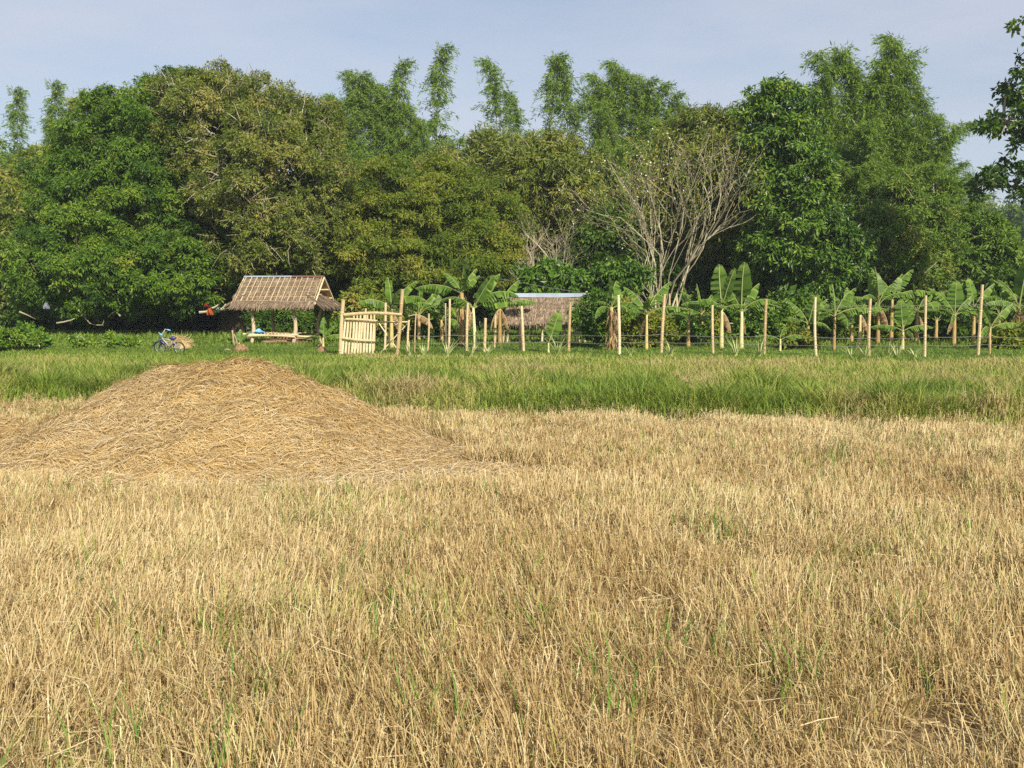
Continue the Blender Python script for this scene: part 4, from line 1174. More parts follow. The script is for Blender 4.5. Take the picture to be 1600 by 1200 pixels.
def wires():
    rs = np.random.default_rng(31)
    knots = [(640, 27.2), (700, 27.15), (756, 27.6), (818, 28.0), (888, 27.7), (968, 26.7), (1033, 27.4), (1114, 27.1), (1194, 27.1), (1276, 26.1), (1358, 26.3), (1445, 25.9), (1528, 26.3), (1700, 26.0)]
    for h, lab in ((.30, 'lowest barbed wire strand along the bamboo posts, near the grass tops'), (.50, 'middle barbed wire strand running along the bamboo posts'), (1.32, 'upper barbed wire strand near the post tops')):
        g = Geo()
        ks = knots if h < 1 else knots[9:]
        pts = []
        for (a, Ya), (c, Yc) in zip(ks[:-1], ks[1:]):
            pa, pc = base(a, Ya), base(c, Yc)
            s = curve(pa + [0, -.06, h + rs.normal(0, .015)], pc + [0, -.06, h + rs.normal(0, .015)], 7, -.02)
            pts += list(s[:-1])
        pts.append(s[-1])
        pts = np.array(pts)
        tube(g, pts, .0042, 4, .7, cap=False)
        for i in range(len(pts) - 1):
            for f in (0.15, .5, .85):
                q = pts[i] * (1 - f) + pts[i + 1] * f
                tube(g, [q + [-.012, 0, -.022], q + [.012, 0, .022]], .003, 3, .5, cap=False)
        solid('barbed_wire', g, M['wire'], lab, 'barbed wire', pts[0], 'barbed wire strands')
    g = Geo()
    a, c = P(765, 433, 37), P(950, 463, 34)
    tube(g, curve(a, c, 9, -.03), .011, 4, .5)
    solid('cable', g, M['cable'], 'thin dark cable slanting down above the low hut ridge', 'cable', a)


wires()


# spiky rosettes along the fence foot
def rosette(label, px, Y, seed, size=.42):
    rs = np.random.default_rng(seed)
    b = base(px, Y); g = Geo()
    n = 16
    an = rs.uniform(0, 2 * math.pi, n); out = np.stack([np.cos(an), np.sin(an) * .8, 0 * an], -1)
    blades(g, b + out * .03 + [0, 0, .05], out * rs.uniform(.3, 1.2, n)[:, None] + [0, 0, 1.0], out * .25 - np.array([0, 0, .12]), nrm(np.stack([-np.sin(an), np.cos(an), 0 * an], -1)), rs.uniform(.6, 1.15, n) * size, .030, np.clip(rs.normal(.65, .2, n), 0, 1))
    tube(g, [b, b + [0, 0, .1]], [.05, .03], 6, .5)
    solid('spiky_plant', g, M['pineapple'], label, 'spiky plant', b, 'spiky plants along the fence')


for i, (px, Y, lab, sz) in enumerate([
        (640, 26.3, 'spiky pale leaved plant at the foot of the gate brace', .38), (662, 26.0, 'spiky plant in the reddish grass right of the gate', .34), (699, 25.6, 'spiky pale leaved plant right under the close set post pair', .50), (737, 25.8, 'spiky plant below the slim post and pale banana stem', .42),
        (762, 26.3, 'spiky plant right of the short knobbly post foot', .34), (872, 26.4, 'spiky plant with longest pale blades left of the brown leaning post', .62), (985, 25.9, 'spiky plant right of the straight pale post', .36),
        (1048, 26.0, 'spiky plant right of the orange leaning post foot', .40), (1150, 26.0, 'spiky plant under the tallest banana pair', .48), (1187, 25.8, 'spiky plant at the foot of the brown curved post', .50),
        (1330, 25.4, 'spiky plant left of the bent knobbly post', .42), (1352, 25.2, 'spiky plant at the foot of the bent knobbly post', .42), (1388, 25.6, 'spiky plant under the short bright banana, left one', .46), (1402, 25.4, 'spiky plant under the short bright banana, right one', .44), (1430, 25.3, 'spiky plant just left of the plain straight post', .36)]):
    rosette(lab, px, Y, 800 + i, sz)


# ------------------------------------------------------------------ bamboo gate
def gate():
    rs = np.random.default_rng(41)
    Y = 26.6
    # frame posts and pole
    b = base(535, Y)
    root = thing('gate_frame', 'bamboo gate frame with stout left post and leaning right post', 'gate frame', b)
    for (bx, tx, ty, w, yy, tn) in ((532, 536.5, 468, 6.6, Y, .5), (619.5, 629, 452, 6.0, Y - .1, .3)):
        g = Geo(); a = base(bx, yy); bamboo(g, a - [0, 0, .2], P(tx, ty, yy), w * yy / F / 2, w * yy / F / 2 * .9, rs, tn, sides=9)
        part('post', g, M['bamboo'], root)
    g = Geo()
    pts = np.array([P(538, 492, Y - .06), P(560, 490, Y - .06), P(585, 489, Y - .1), P(606, 490, Y - .14), P(628, 491.5, Y - .18)])
    tube(g, pts, np.array([.045, .043, .042, .04, .036]), 8, .45); part('top_pole', g, M['bamboo'], root)
    g = Geo(); bamboo(g, P(538, 499, Y + .12), P(637, 503, Y + .25), .026, .022, rs, .55); part('cross_pole', g, M['bamboo'], root)
    # leaf
    b = base(561, Y)
    leaf = thing('bamboo_gate', 'gate leaf of eleven upright bamboo slats tied to cross rails', 'gate', b)
    n = 11
    for i in range(n):
        f = i / (n - 1)
        bx = 534.5 + f * 47.5; tx = 540 + f * 44.5
        g = Geo()
        r = rs.uniform(.026, .034)
        bamboo(g, P(bx, 557 - f * 1 + rs.normal(0, .6), Y), P(tx, 497.5 + f * 3 + rs.normal(0, 1.0), Y), r, r * .92, rs, float(np.clip(rs.normal(.78, .12), .3, 1)), node=.28, jit=.006)
        part('slat', g, M['bamboo'], leaf)
    for (y0, y1, x0, x1, rr) in ((498.5, 501.5, 540, 588, .028), (528, 532.5, 535.5, 586.5, .033)):
        g = Geo(); bamboo(g, P(x0, y0, Y - .075), P(x1, y1, Y - .075), rr, rr, rs, .55); part('rail', g, M['bamboo'], leaf)
    # second panel standing behind
    b = base(575, Y + 1.4)
    lp = thing('bamboo_hurdle', 'second row of bamboo slats leaning behind the gate leaf', 'gate', b)
    for i in range(7):
        px = 553 + i * 5.3
        g = Geo(); bamboo(g, base(px - 1, Y + 1.4), P(px, 491 + rs.normal(0, 1.2), Y + 1.4), .028, .026, rs, .6); part('slat', g, M['bamboo'], lp)
    g = Geo(); bamboo(g, P(549, 500, Y + 1.33), P(590, 501, Y + 1.33), .022, .02, rs, .4); part('rail', g, M['bamboo'], lp)
    # posts and crossed braces to the right
    post('bamboo post behind the gate slats, its tip above the pole', 570.5, 482, 571.5, 28.4, 3.6, 901, .6)
    post('pale post behind the gate between its two frame posts', 601, 473, 602.5, 28.0, 4.0, 902, .65)
    b = base(637, 27.0)
    br = thing('brace_frame', 'thin right bamboo post with two crossed braces beside the gate', 'brace', b)
    g = Geo(); bamboo(g, b - [0, 0, .1], P(639, 500, 27.0), .032, .028, rs, .6); part('post', g, M['bamboo'], br)
    for (x0, y0, x1, y1, zz) in ((592, 505, 624, 550, 27.4), (593, 553, 636.5, 506, 27.2)):
        g = Geo(); bamboo(g, P(x0, y0, zz), P(x1, y1, zz), .016, .015, rs, .8); part('brace', g, M['bamboo'], br)


gate()


# ------------------------------------------------------------------ thatched huts
def thatch_slab(p00, p10, p11, p01, thick, rs, nf, fibre=(.16, .34), tint=(.45, .2), fringe=True, under=True):
    """a thatch slope: p00-p10 ridge line (left to right), p01-p11 eave; with fibres over it and a ragged fringe"""
    g = Geo()
    p00, p10, p11, p01 = map(lambda a: np.asarray(a, float), (p00, p10, p11, p01))
    n = nrm(np.cross(p10 - p00, p01 - p00))
    if n[2] < 0: n = -n
    nu, nv = 24, 12
    u = np.linspace(0, 1, nu); v = np.linspace(0, 1, nv)
    U, Vv = np.meshgrid(u, v)
    pt = lambda U, W: (p00 * (1 - U)[..., None] + p10 * U[..., None]) * (1 - W)[..., None] + (p01 * (1 - U)[..., None] + p11 * U[..., None]) * W[..., None]
    S = pt(U, Vv)
    top = S + n * (thick + rs.normal(0, thick * .12, U.shape))[..., None]
    # each course of leaves steps out a little
    top = top + n * (.022 * ((Vv * 7) % 1.0))[..., None]
    i = np.arange((nv - 1) * nu).reshape(nv - 1, nu)[:, :-1].ravel()
    q = np.stack([i, i + 1, i + nu + 1, i + nu], -1)
    g.add(top.reshape(-1, 3), quads=q, tint=np.clip(rs.normal(tint[0] - .1, tint[1], len(q)), 0, 1))
    # end and eave edges
    for (a, b_) in ((0, nu - 1),):
        for col_ in (a, b_):
            E = np.concatenate([S[:, col_], top[:, col_]])
            k = np.arange(nv - 1)
            g.add(E, quads=np.stack([k, k + 1, k + 1 + nv, k + nv], -1), tint=.3)
    E = np.concatenate([S[-1], top[-1]]); k = np.arange(nu - 1)
    g.add(E, quads=np.stack([k, k + 1, k + 1 + nu, k + nu], -1), tint=.3)
    dn = nrm(p01 - p00 + p11 - p10); al = nrm(p10 - p00)
    # fibres
    uu, vv = rs.random(nf), rs.random(nf)
    Pn = pt(uu, vv) + n * (thick * rs.uniform(.9, 1.25, nf) + .022 * ((vv * 7) % 1.0))[:, None]
    D = dn + al * rs.normal(0, .16, nf)[:, None] + n * rs.normal(.03, .06, nf)[:, None]
    Ss = nrm(al + rs.normal(0, .25, (nf, 3)))
    stalks(g, Pn, D, rs.normal(0, .08, (nf, 3)) - n * .05, Ss, rs.uniform(*fibre, nf), rs.uniform(.010, .024, nf), np.clip(rs.normal(tint[0], tint[1], nf), 0, 1))
    if fringe:
        m = int(np.linalg.norm(p11 - p01) * 110)
        uu = rs.random(m)
        Pn = pt(uu, np.full(m, .985)) + n * (thick * rs.uniform(.1, 1.1, m))[:, None]
        D = dn * .8 + np.array([0, 0, -.55]) + al * rs.normal(0, .25, m)[:, None]
        blades(g, Pn, D, np.tile([0, 0, -.25], (m, 1)), nrm(al + rs.normal(0, .25, (m, 3))), rs.uniform(.06, .22, m), rs.uniform(.014, .03, m), np.clip(rs.normal(tint[0] + .08, tint[1], m), 0, 1))
    gu = None
    if under:
        gu = Geo()
        lo = S - n * .006
        gu.add(lo.reshape(-1, 3), quads=q[:, ::-1], tint=np.clip(rs.normal(.45, .2, len(q)), 0, 1))
    return g, gu, pt, n


def hut():
    rs = np.random.default_rng(51)
    Yh = 33.0
    b = base(446, Yh)
    rz = R(-8)
    root = thing('thatched_hut', 'small open sided hut with bamboo lattice over its thatched roof', 'hut', b, None, rz)
    Lr, D = 2.62, 2.1                 # ridge length, eave to eave
    zr, ze = 2.06, 1.20
    hl, he = Lr / 2, Lr / 2 + .02
    RL, RR = np.array([-hl, 0, zr]), np.array([hl, 0, zr])
    FL, FR = np.array([-he, -D / 2, ze]), np.array([he, -D / 2, ze])
    BL, BR = np.array([-he, D / 2, ze]), np.array([he, D / 2, ze])
    g, gu, pt, n = thatch_slab(RL, RR, FR, FL, .06, rs, 3800)
    part('front_thatch', g, M['thatch'], root, local=True); part('front_lining', gu, M['thatch_under'], root, local=True)
    # lattice: upright battens and cross battens
    for i in range(14):
        f = (i + .45) / 14
        f2 = min(.995, max(.005, f + rs.normal(0, .006)))
        if i == 13: f2 = .992
        v0, v1 = .03, .90
        if i % 3 == 1: v1 = rs.uniform(.78, .92)
        p = pt(np.array([f2, f2]), np.array([v0, v1])) + n * .115
        p = np.array([p[0], p[0] * .5 + p[1] * .5 + n * rs.normal(.004, .004), p[1]])
        gb = Geo(); tube(gb, p, .0105, 5, float(np.clip(rs.normal(.58, .14), 0, 1))); part('batten', gb, M['bamboo'], root, local=True)
    for v in (.17, .37, .56, .74, .90):
        p = pt(np.linspace(.01, .995, 6), np.full(6, v)) + n * .093
        p[:, 2] += rs.normal(0, .008, 6)
        gb = Geo(); tube(gb, p, .0085, 5, float(np.clip(rs.normal(.45, .12), 0, 1))); part('batten', gb, M['bamboo'], root, local=True)
    g, gu, pb, nb_ = thatch_slab(RL, RR, BR, BL, .05, rs, 1200)
    part('back_thatch', g, M['thatch'], root, local=True); part('back_lining', gu, M['thatch_under'], root, local=True)
    # purlins under the back slope and rafters at the open gable
    for v in (.36, .68):
        p = pb(np.array([.02, 1.015]), np.array([v, v])) - nb_ * .03
        gb = Geo(); tube(gb, p, .022, 6, .8); part('purlin', gb, M['bamboo'], root, local=True)
    for (ptf, nn) in ((pt, n), (pb, nb_)):
        for uu in (1.008, -.008):
            p = ptf(np.array([uu, uu]), np.array([-.02, .97])) + nn * .045
            gb = Geo(); tube(gb, p, .026, 6, .75); part('rafter', gb, M['bamboo'], root, local=True)
    # ridge cap: a thin metal sheet, rusty to the right
    gr = Geo()
    xs = np.linspace(-hl - .03, hl + .03, 11)
    for s in (-1, 1):
        V = []
        for x in xs: V += [[x, 0, zr + .115], [x, s * .085, zr + .065 + rs.normal(0, .004)]]
        k = np.arange(10) * 2
        gr.add(V, quads=np.stack([k, k + 2, k + 3, k + 1], -1), tint=np.interp(xs[:-1], [-hl, 0, .25, hl], [.75, .6, .12, .0]))
    part('ridge_cap', gr, M['metal_sheet'], root, local=True)
    # pent of thatch across the right gable, and the same on the left
    for s, nf in ((1, 900), (-1, 300)):
        A = np.array([s * (hl - .30), -D / 2 * .80, ze + .34]); B = np.array([s * (hl - .30), D / 2 * .80, ze + .34])
        C = np.array([s * (hl + .24), -D / 2 - .02, ze - .02]); E = np.array([s * (hl + .24), D / 2 + .02, ze - .02])
        g, gu, pp, nn = thatch_slab(A, B, E, C, .045, rs, nf, (.12, .26), (.55, .2))
        part('gable_thatch', g, M['thatch'], root, local=True); part('gable_lining', gu, M['thatch_under'], root, local=True)
        gb = Geo(); tube(gb, pp(np.array([.0, 1.0]), np.array([.04, .04])) + nn * .06, .016, 5, .85); part('batten', gb, M['bamboo'], root, local=True)
    # crooked posts
    pst = [((-.83, -.72), (-.78, -.70), .065, .9), ((.55, -.72), (.60, -.70), .07, .85), ((.86, .62), (1.02, .66), .06, .75), ((-.65, .66), (-.62, .66), .055, .5)]
    for (a, c, r, tn) in pst:
        g = Geo(); z = np.linspace(-.1, ze + .28, 9)
        f = (z - z[0]) / (z[-1] - z[0])
        pts = np.stack([a[0] + (c[0] - a[0]) * f + .05 * np.sin(f * 7 + a[0] * 9), a[1] + (c[1] - a[1]) * f + .03 * np.sin(f * 5 + 2), z], -1)
        tube(g, pts, r * (1 - .22 * f) * (1 + .10 * np.sin(f * 17 + a[0] * 5)), 8, tn)
        part('post', g, M['wood'], root, True, local=True)
    for (p0, p1) in (((-.80, -.70, .95), (-.52, -.72, 1.24)), ((.58, -.70, .92), (.36, -.72, 1.24)), ((.98, .64, 1.0), (.78, .64, 1.3)), ((.98, .64, 1.0), (1.15, .64, 1.3))):
        g = Geo(); tube(g, curve(p0, p1, 4, .02), .024, 6, .5); part('brace', g, M['wood'], root, True, local=True)
    # beams
    for (p0, p1) in (((-1.15, -.72, ze + .22), (1.2, -.72, ze + .22)), ((-1.15, .68, ze + .24), (1.2, .68, ze + .24)), ((.62, -.9, ze + .28), (.95, .9, ze + .28)), ((-.8, -.9, ze + .28), (-.65, .9, ze + .28))):
        g = Geo(); tube(g, curve(p0, p1, 4, -.02), .035, 6, .35); part('beam', g, M['wood'], root, True, local=True)
    # platform: bamboo poles and slats
    for (y, z, x0, x1, r, tn) in ((-.80, .33, -1.10, .72, .034, .75), (-.81, .265, -.95, .62, .032, .6), (.55, .30, -1.0, .9, .032, .5)):
        g = Geo(); bamboo(g, (x0, y, z), (x1, y, z - .02), r, r * .9, rs, tn); part('platform_rail', g, M['bamboo'], root, local=True)
    g = Geo(); bamboo(g, (.55, -.62, .27), (1.16, -.50, .25), .03, .028, rs, .75); part('platform_rail', g, M['bamboo'], root, local=True)
    for i in range(15):
        g = Geo(); x = -.98 + i * .115
        bamboo(g, (x, -.74, .345), (x + rs.normal(0, .01), .6, .335), .026, .024, rs, float(np.clip(rs.normal(.55, .15), 0, 1)), node=.4); part('platform_slat', g, M['bamboo'], root, local=True)
    Rz = np.array([[math.cos(rz), -math.sin(rz), 0], [math.sin(rz), math.cos(rz), 0], [0, 0, 1]])
    W = lambda p: b + Rz @ np.asarray(p, float)
    # folded blue cloth on the platform
    c = W((-.66, -.62, .375)); g = Geo()
    xx, yy = np.meshgrid(np.linspace(-.24, .24, 11), np.linspace(-.16, .16, 7))
    hh = .13 * np.exp(-((xx / .13) ** 2 + (yy / .12) ** 2)) + .015 * np.sin(xx * 30) * np.cos(yy * 25)
    V = np.stack([xx, yy, hh], -1).reshape(-1, 3) + c
    k = np.arange(66).reshape(6, 11)[:, :-1].ravel()
    qd = np.stack([k, k + 1, k + 12, k + 11], -1)
    V = np.concatenate([V, V * [1, 1, 0] + [0, 0, c[2] - .004]])
    qd = np.concatenate([qd, qd[:, ::-1] + 77])
    g.add(V, quads=qd, tint=rs.random(len(qd)))
    solid('blue_cloth', g, M['cloth_blue'], 'crumpled light blue cloth on the left end of the hut platform', 'cloth', c, smooth_=True)
    # firewood under the platform
    for i, (x0, x1, y, z, r, lab) in enumerate(((-.55, .30, -.60, .07, .06, 'bottom front firewood log under the hut platform'), (.20, .95, -.62, .06, .055, 'bottom right firewood log under the hut platform'), (-.40, .62, -.52, .15, .05, 'upper firewood log nearest the platform rail'), (-.30, .50, -.36, .13, .05, 'firewood log deep under the hut platform'), (.40, 1.05, -.40, .16, .035, 'thin firewood stick poking out right of the hut post'))):
        g = Geo(); p0, p1 = W((x0, y, z)), W((x1, y + rs.normal(0, .05), z + rs.normal(0, .02)))
        tube(g, curve(p0, p1, 6, .0, .012, rs), np.linspace(r, r * .8, 6), 7, float(rs.uniform(.3, .8)))
        solid('firewood_log', g, M['firewood'], lab, 'log', p0, 'firewood under the hut', True)
    # bent bamboo strip right of the hut
    g = Geo(); pts = np.array([P(487, 526, 31.6), P(494, 527, 31.5), P(501, 531, 31.4), P(502, 536, 31.4), P(498, 540, 31.4), P(492, 538, 31.4)])
    tube(g, pts, .018, 5, .9); solid('bamboo_strip', g, M['bamboo'], 'bent pale bamboo strip curling off the hut platform end', 'bamboo strip', pts[0])


hut()


def low_hut():
    rs = np.random.default_rng(61)
    Y = 33.0
    b = base(852, Y)
    root = thing('low_hut', 'low thatched hut with pale metal ridge behind the bamboo fence', 'hut', b)
    x0, x1 = P(789, 480, Y)[0] - b[0], P(918, 480, Y)[0] - b[0]
    zr = P(850, 463, Y)[2] - b[2]; ze = P(850, 507, Y - .9)[2] - b[2]
    RL, RR = np.array([x0 + .12, 0, zr]), np.array([x1 - .02, 0, zr])
    FL, FR = np.array([x0 - .06, -.95, ze]), np.array([x1 - .02, -.95, ze])
    BL, BR = np.array([x0 - .06, .95, ze]), np.array([x1 - .02, .95, ze])
    g, gu, pt, n = thatch_slab(RL, RR, FR, FL, .06, rs, 5200, (.08, .18), (.52, .26))
    part('front_thatch', g, M['thatch'], root, local=True); part('front_lining', gu, M['thatch_under'], root, local=True)
    g, gu, pb, n2 = thatch_slab(RL, RR, BR, BL, .05, rs, 900)
    part('back_thatch', g, M['thatch'], root, local=True); part('back_lining', gu, M['thatch_under'], root, local=True)
    gr = Geo(); xs = np.linspace(x0 + .02, x1 + .04, 12)
    for s in (-1, 1):
        V = []
        for x in xs: V += [[x, 0, zr + .10], [x, s * .20, zr - .03 + rs.normal(0, .008)]]
        k = np.arange(11) * 2
        gr.add(V, quads=np.stack([k, k + 2, k + 3, k + 1], -1), tint=np.clip(rs.normal(.82, .08, 11), 0, 1))
    part('ridge_cap', gr, M['metal_sheet'], root, local=True)
    for (px, py, yy, tn) in ((788, 507, -.8, .5), (794, 507, -.6, .7), (813, 507, .6, .4), (830, 507, .6, .55), (848, 507, -.8, .75), (866, 507, .6, .5), (883, 507, -.8, .75), (900, 507, -.6, .8), (916, 462, .1, .65), (906, 507, .6, .5)):
        g = Geo(); x = P(px, 520, Y + yy)[0] - b[0]
        bamboo(g, (x - .03, yy, -.1), (x, yy, (ze + .1) if py > 500 else zr + .16), .036, .033, rs, tn); part('post', g, M['bamboo'], root, local=True)
    # bench rails at the right end
    for (z, xa, xb, r, tn) in ((.34, .95, 1.95, .035, .4), (.44, 1.3, 2.0, .03, .6), (.62, 1.5, 1.95, .02, .7)):
        g = Geo(); bamboo(g, (xa, -.9, z), (xb, -.86, z + .02), r, r, rs, tn); part('bench_rail', g, M['bamboo'], root, local=True)
    for x in (1.0, 1.55, 1.9):
        g = Geo(); bamboo(g, (x, -.86, -.05), (x, -.86, .62 if x > 1.5 else .4), .024, .022, rs, .55); part('bench_leg', g, M['bamboo'], root, local=True)


low_hut()


# ------------------------------------------------------------------ small things in the grass
def bike():
    rs = np.random.default_rng(71)
    Y = 27.6
    b = base(266, Y)
    root = thing('bicycle', "small pale framed child's bicycle with blue fork leaning in the grass", 'bicycle', b, None, R(172))
    root.rotation_euler = (R(-12), 0, R(172))
    root.scale = (.94, .94, .94)
    wr = .165
    wx = (-.29, .29)

    def wheel(x):
        g = Geo(); a = np.linspace(0, 2 * math.pi, 25)
        pts = np.stack([x + wr * np.cos(a), 0 * a, wr + wr * np.sin(a)], -1); tube(g, pts, .018, 6, .5, cap=False)
        w_ = new_obj('wheel', g.mesh('tyre', M['rubber'], smooth_=True), root)
        g = Geo(); tube(g, np.stack([x + (wr - .022) * np.cos(a), 0 * a, wr + (wr - .022) * np.sin(a)], -1), .008, 4, .5, cap=False)
        tube(g, [[x, -.04, wr], [x, .04, wr]], .016, 6, .5)
        for k in range(14):
            q = k * math.pi / 7
            tube(g, [[x, .02 * (-1) ** k, wr], [x + (wr - .02) * math.cos(q), 0, wr + (wr - .02) * math.sin(q)]], .0035, 3, .8, cap=False)
        new_obj('rim', g.mesh('rim', M['bike_paint']), w_)
    wheel(wx[0]); wheel(wx[1])
    g = Geo()
    bb = (-.02, 0, .17); head = (.20, 0, .46); seat = (-.12, 0, .38); ax = (wx[0], 0, wr)
    tube(g, [head, bb], .022, 7, .9); tube(g, [(.19, 0, .43), seat], .018, 7, .8); tube(g, [bb, seat], .018, 7, .8)
    for s in (-.04, .04):
        tube(g, [(bb[0], s, bb[2]), (ax[0], s, ax[2])], .012, 5, .7); tube(g, [(seat[0], s * .5, seat[2]), (ax[0], s, ax[2])], .012, 5, .7)
    part('frame', g, M['bike_paint'], root, True, local=True)
    g = Geo()
    for s in (-.05, .05): tube(g, [(.20, s * .6, .43), (.23, s, .36), (wx[1], s, wr)], [.018, .02, .016], 6, .6)
    tube(g, [(.195, 0, .50), (.205, 0, .42)], .024, 7, .8)
    part('fork', g, M['bike_blue'], root, True, local=True)
    g = Geo(); a = np.linspace(R(10), R(150), 10)
    for s in (-.03, 0, .03):
        tube(g, np.stack([wx[1] + (wr + .03) * np.cos(a), 0 * a + s, wr + (wr + .03) * np.sin(a)], -1), .014, 5, .8)
    part('mudguard', g, M['bike_blue'], root, True, local=True)
    g = Geo()
    tube(g, [(.19, 0, .48), (.18, 0, .56)], .015, 6, .6)
    tube(g, [(.10, -.25, .62), (.16, -.20, .66), (.18, -.06, .57), (.18, .06, .57), (.16, .20, .66), (.10, .25, .62)], .013, 6, .9)
    h_ = part('handlebar', g, M['bike_paint'], root, True, local=True)
    for s in (-1, 1):
        g = Geo(); tube(g, [(.12, s * .235, .635), (.04, s * .27, .60)], .018, 6, .9); new_obj('grip', g.mesh('grip', M['cloth_blue'], smooth_=True), h_)
    g = Geo(); tube(g, [(-.23, 0, .445), (-.16, 0, .45), (-.10, 0, .445), (-.02, 0, .435)], [.03, .065, .05, .015], 8, .3)
    tube(g, [(-.12, 0, .36), (-.14, 0, .44)], .014, 6, .6)
    part('saddle', g, M['bike_blue'], root, True, local=True)
    g = Geo(); a = np.linspace(0, 2 * math.pi, 13)
    tube(g, np.stack([bb[0] + .06 * np.cos(a), 0 * a + .05, bb[2] + .06 * np.sin(a)], -1), .008, 4, .3, cap=False)
    tube(g, [(bb[0], .07, bb[2]), (bb[0] + .07, .07, bb[2] - .07)], .010, 5, .6); tube(g, [(bb[0], -.07, bb[2]), (bb[0] - .07, -.07, bb[2] + .07)], .010, 5, .6)
    box(g, (bb[0] + .07, .105, bb[2] - .07), (.07, .07, .018)); box(g, (bb[0] - .07, -.105, bb[2] + .07), (.07, .07, .018))
    part('pedals', g, M['rubber'], root, local=True)


bike()


def heap(name, label, cat, px, Y, rx, ry, h, mat, seed, fib=0, fmat=None):
    rs = np.random.default_rng(seed)
    b = base(px, Y); g = Geo()
    xx, yy = np.meshgrid(np.linspace(-1, 1, 25), np.linspace(-1, 1, 17))
    r2 = xx ** 2 + yy ** 2
    z = h * np.clip(1 - r2, 0, 1) ** .7 * (.75 + .5 * fnoise(xx * 3 + seed, yy * 3, seed)) - .03
    V = np.stack([xx * rx, yy * ry, z], -1).reshape(-1, 3) + b
    k = np.arange(16 * 25).reshape(16, 25)[:, :-1].ravel(); q = np.stack([k, k + 1, k + 26, k + 25], -1)
    q = q[(r2.ravel()[q] < 1.2).all(1)]
    g.add(V, quads=q, tint=np.clip(rs.normal(.45, .15, len(q)), 0, 1))
    if fib:
        a = rs.uniform(0, 6.28, fib); rr = np.sqrt(rs.random(fib)) * .95
        ux, uy = rr * np.cos(a), rr * np.sin(a)
        zz = h * np.clip(1 - rr ** 2, 0, 1) ** .7
        Pn = np.stack([ux * rx, uy * ry, zz], -1) + b
        D = np.stack([rs.normal(0, 1, fib), rs.normal(0, 1, fib), rs.normal(0, .35, fib)], -1)
        stalks(g, Pn, D, rs.normal(0, .2, (fib, 3)), nrm(rs.normal(0, 1, (fib, 3)) * [1, 1, .4]), rs.uniform(.1, .25, fib), .011, np.clip(rs.normal(.55, .2, fib), 0, 1))
    return solid(name, g, M[mat], label, cat, b, smooth_=False)


heap('small_straw_heap', 'small grey brown straw heap in the grass behind the bicycle', 'straw heap', 281, 30.2, .36, .35, .33, 'mound', 5, 700)
heap('dirt_heap', 'reddish dirt heap under the banana shoot before the hut', 'dirt heap', 377, 28.3, .24, .25, .24, 'dirt', 6)
heap('dirt_heap', 'low reddish dirt heap right of the hut, nearer the gate', 'dirt heap', 503, 28.3, .16, .2, .16, 'dirt', 7)


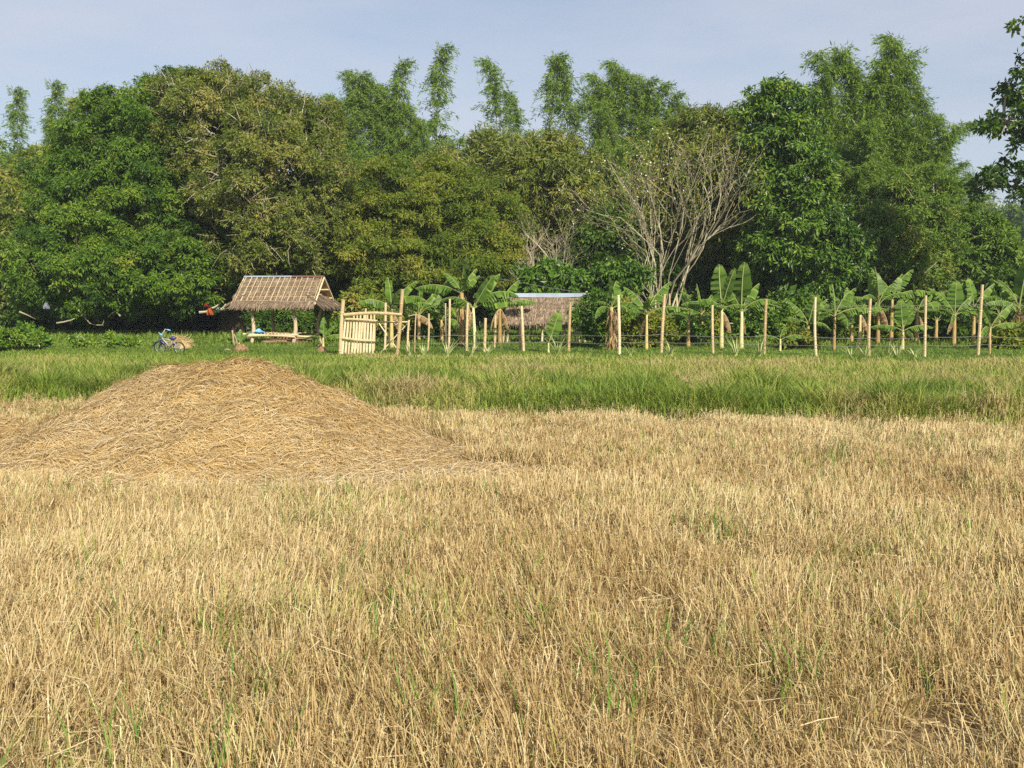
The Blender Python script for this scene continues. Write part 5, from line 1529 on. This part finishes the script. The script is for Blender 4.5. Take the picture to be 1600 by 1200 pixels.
def sticks():
    rs = np.random.default_rng(91)
    # dead stalks on the dirt heap
    for i, (x0, y0, x1, y1, r, lab) in enumerate(((366, 540, 363, 516, .028, 'grey dead banana stalk standing left of the shoot'), (371, 540, 366, 522, .018, 'thin dead stalk leaning left on the dirt heap'), (351, 547, 362, 549, .035, 'dry curled leaf stalk lying left of the dirt heap'), (379, 538, 386, 551, .016, 'thin dead stalk sliding down the right side of the dirt heap'))):
        g = Geo(); a, c = P(x0, y0, 28.3), P(x1, y1, 28.3)
        tube(g, curve(a, c, 5, .02, .012, rs), np.linspace(r, r * .8, 5), 6, .8); solid('dead_stalk', g, M['leaf_dead'], lab, 'dead stalk', a, 'dead stalks on the dirt heap', True)
    # bare branch under the mango with rags hanging on it
    Y = 37.5
    g = Geo()
    for path in ([(311, 488), (322, 487), (330, 482), (337, 479), (341, 476)], [(340, 484), (352, 482), (362, 478), (366, 474)], [(348, 482), (353, 475)]):
        pts = np.array([P(a, c, Y + .05 * i) for i, (a, c) in enumerate(path)]); tube(g, pts, np.linspace(.045, .02, len(pts)), 5, .6)
    solid('bare_branch', g, M['twig'], 'pale bare branch stub under the mango left of the hut eave', 'branch', P(311, 488, Y))

    def rag(px, py, w, h, mat, lab):
        gg = Geo(); c = P(px, py, Y - .12)
        xx, zz = np.meshgrid(np.linspace(-1, 1, 9), np.linspace(0, -1, 7))
        wd = .6 + .5 * np.sin(-zz * 2.6)
        V = np.stack([xx * w * wd, .05 * np.sin(xx * 5 + zz * 3) - .06 * np.cos(xx * 1.5) * np.sin(-zz * 3), zz * h], -1).reshape(-1, 3)
        k = np.arange(6 * 9).reshape(6, 9)[:, :-1].ravel(); q = np.stack([k, k + 1, k + 10, k + 9], -1)
        V2 = np.concatenate([V, V + [0, .07, 0]]) + c
        gg.add(V2, quads=np.concatenate([q, q[:, ::-1] + 63]), tint=rs.random(len(q) * 2))
        solid('hanging_cloth', gg, M[mat], lab, 'cloth', c, 'cloths hanging under the mango', True)
    rag(328, 481, .11, .26, 'cloth_orange', 'bright orange cloth hanging from the bare branch stub')
    rag(323, 474, .07, .12, 'cloth_red', 'dark red cloth above the orange one under the mango')
    rag(341, 480, .06, .10, 'cloth_white', 'small white cloth right of the orange one under the mango')
    Y = 37.0
    rag(72, 473, .09, .22, 'cloth_white', 'pale bluish white cloth hanging low at the left under the mango')


sticks()

# ------------------------------------------------------------------ morning haze
def haze():
    m, nt = nt_new('haze'); N, Lk = nt.nodes, nt.links
    out = N.new('ShaderNodeOutputMaterial'); v = N.new('ShaderNodeVolumePrincipled')
    v.inputs['Color'].default_value = (.80, .88, 1.0, 1)
    v.inputs['Density'].default_value = .00045
    v.inputs['Anisotropy'].default_value = .0
    Lk.new(v.outputs['Volume'], out.inputs['Volume'])
    g = Geo(); box(g, (0, 185, 13), (860, 520, 30))
    o = new_obj('haze', g.mesh('haze', m)); tag(o, 'thin pale morning haze over the whole scene', 'haze', kind='stuff')


haze()
print('TRIS', sum(sum(len(p.vertices) - 2 for p in me.polygons) if len(me.polygons) < 500 else len(me.loops) - 2 * len(me.polygons) for me in bpy.data.meshes if me.users), 'OBJS', len(bpy.data.objects))
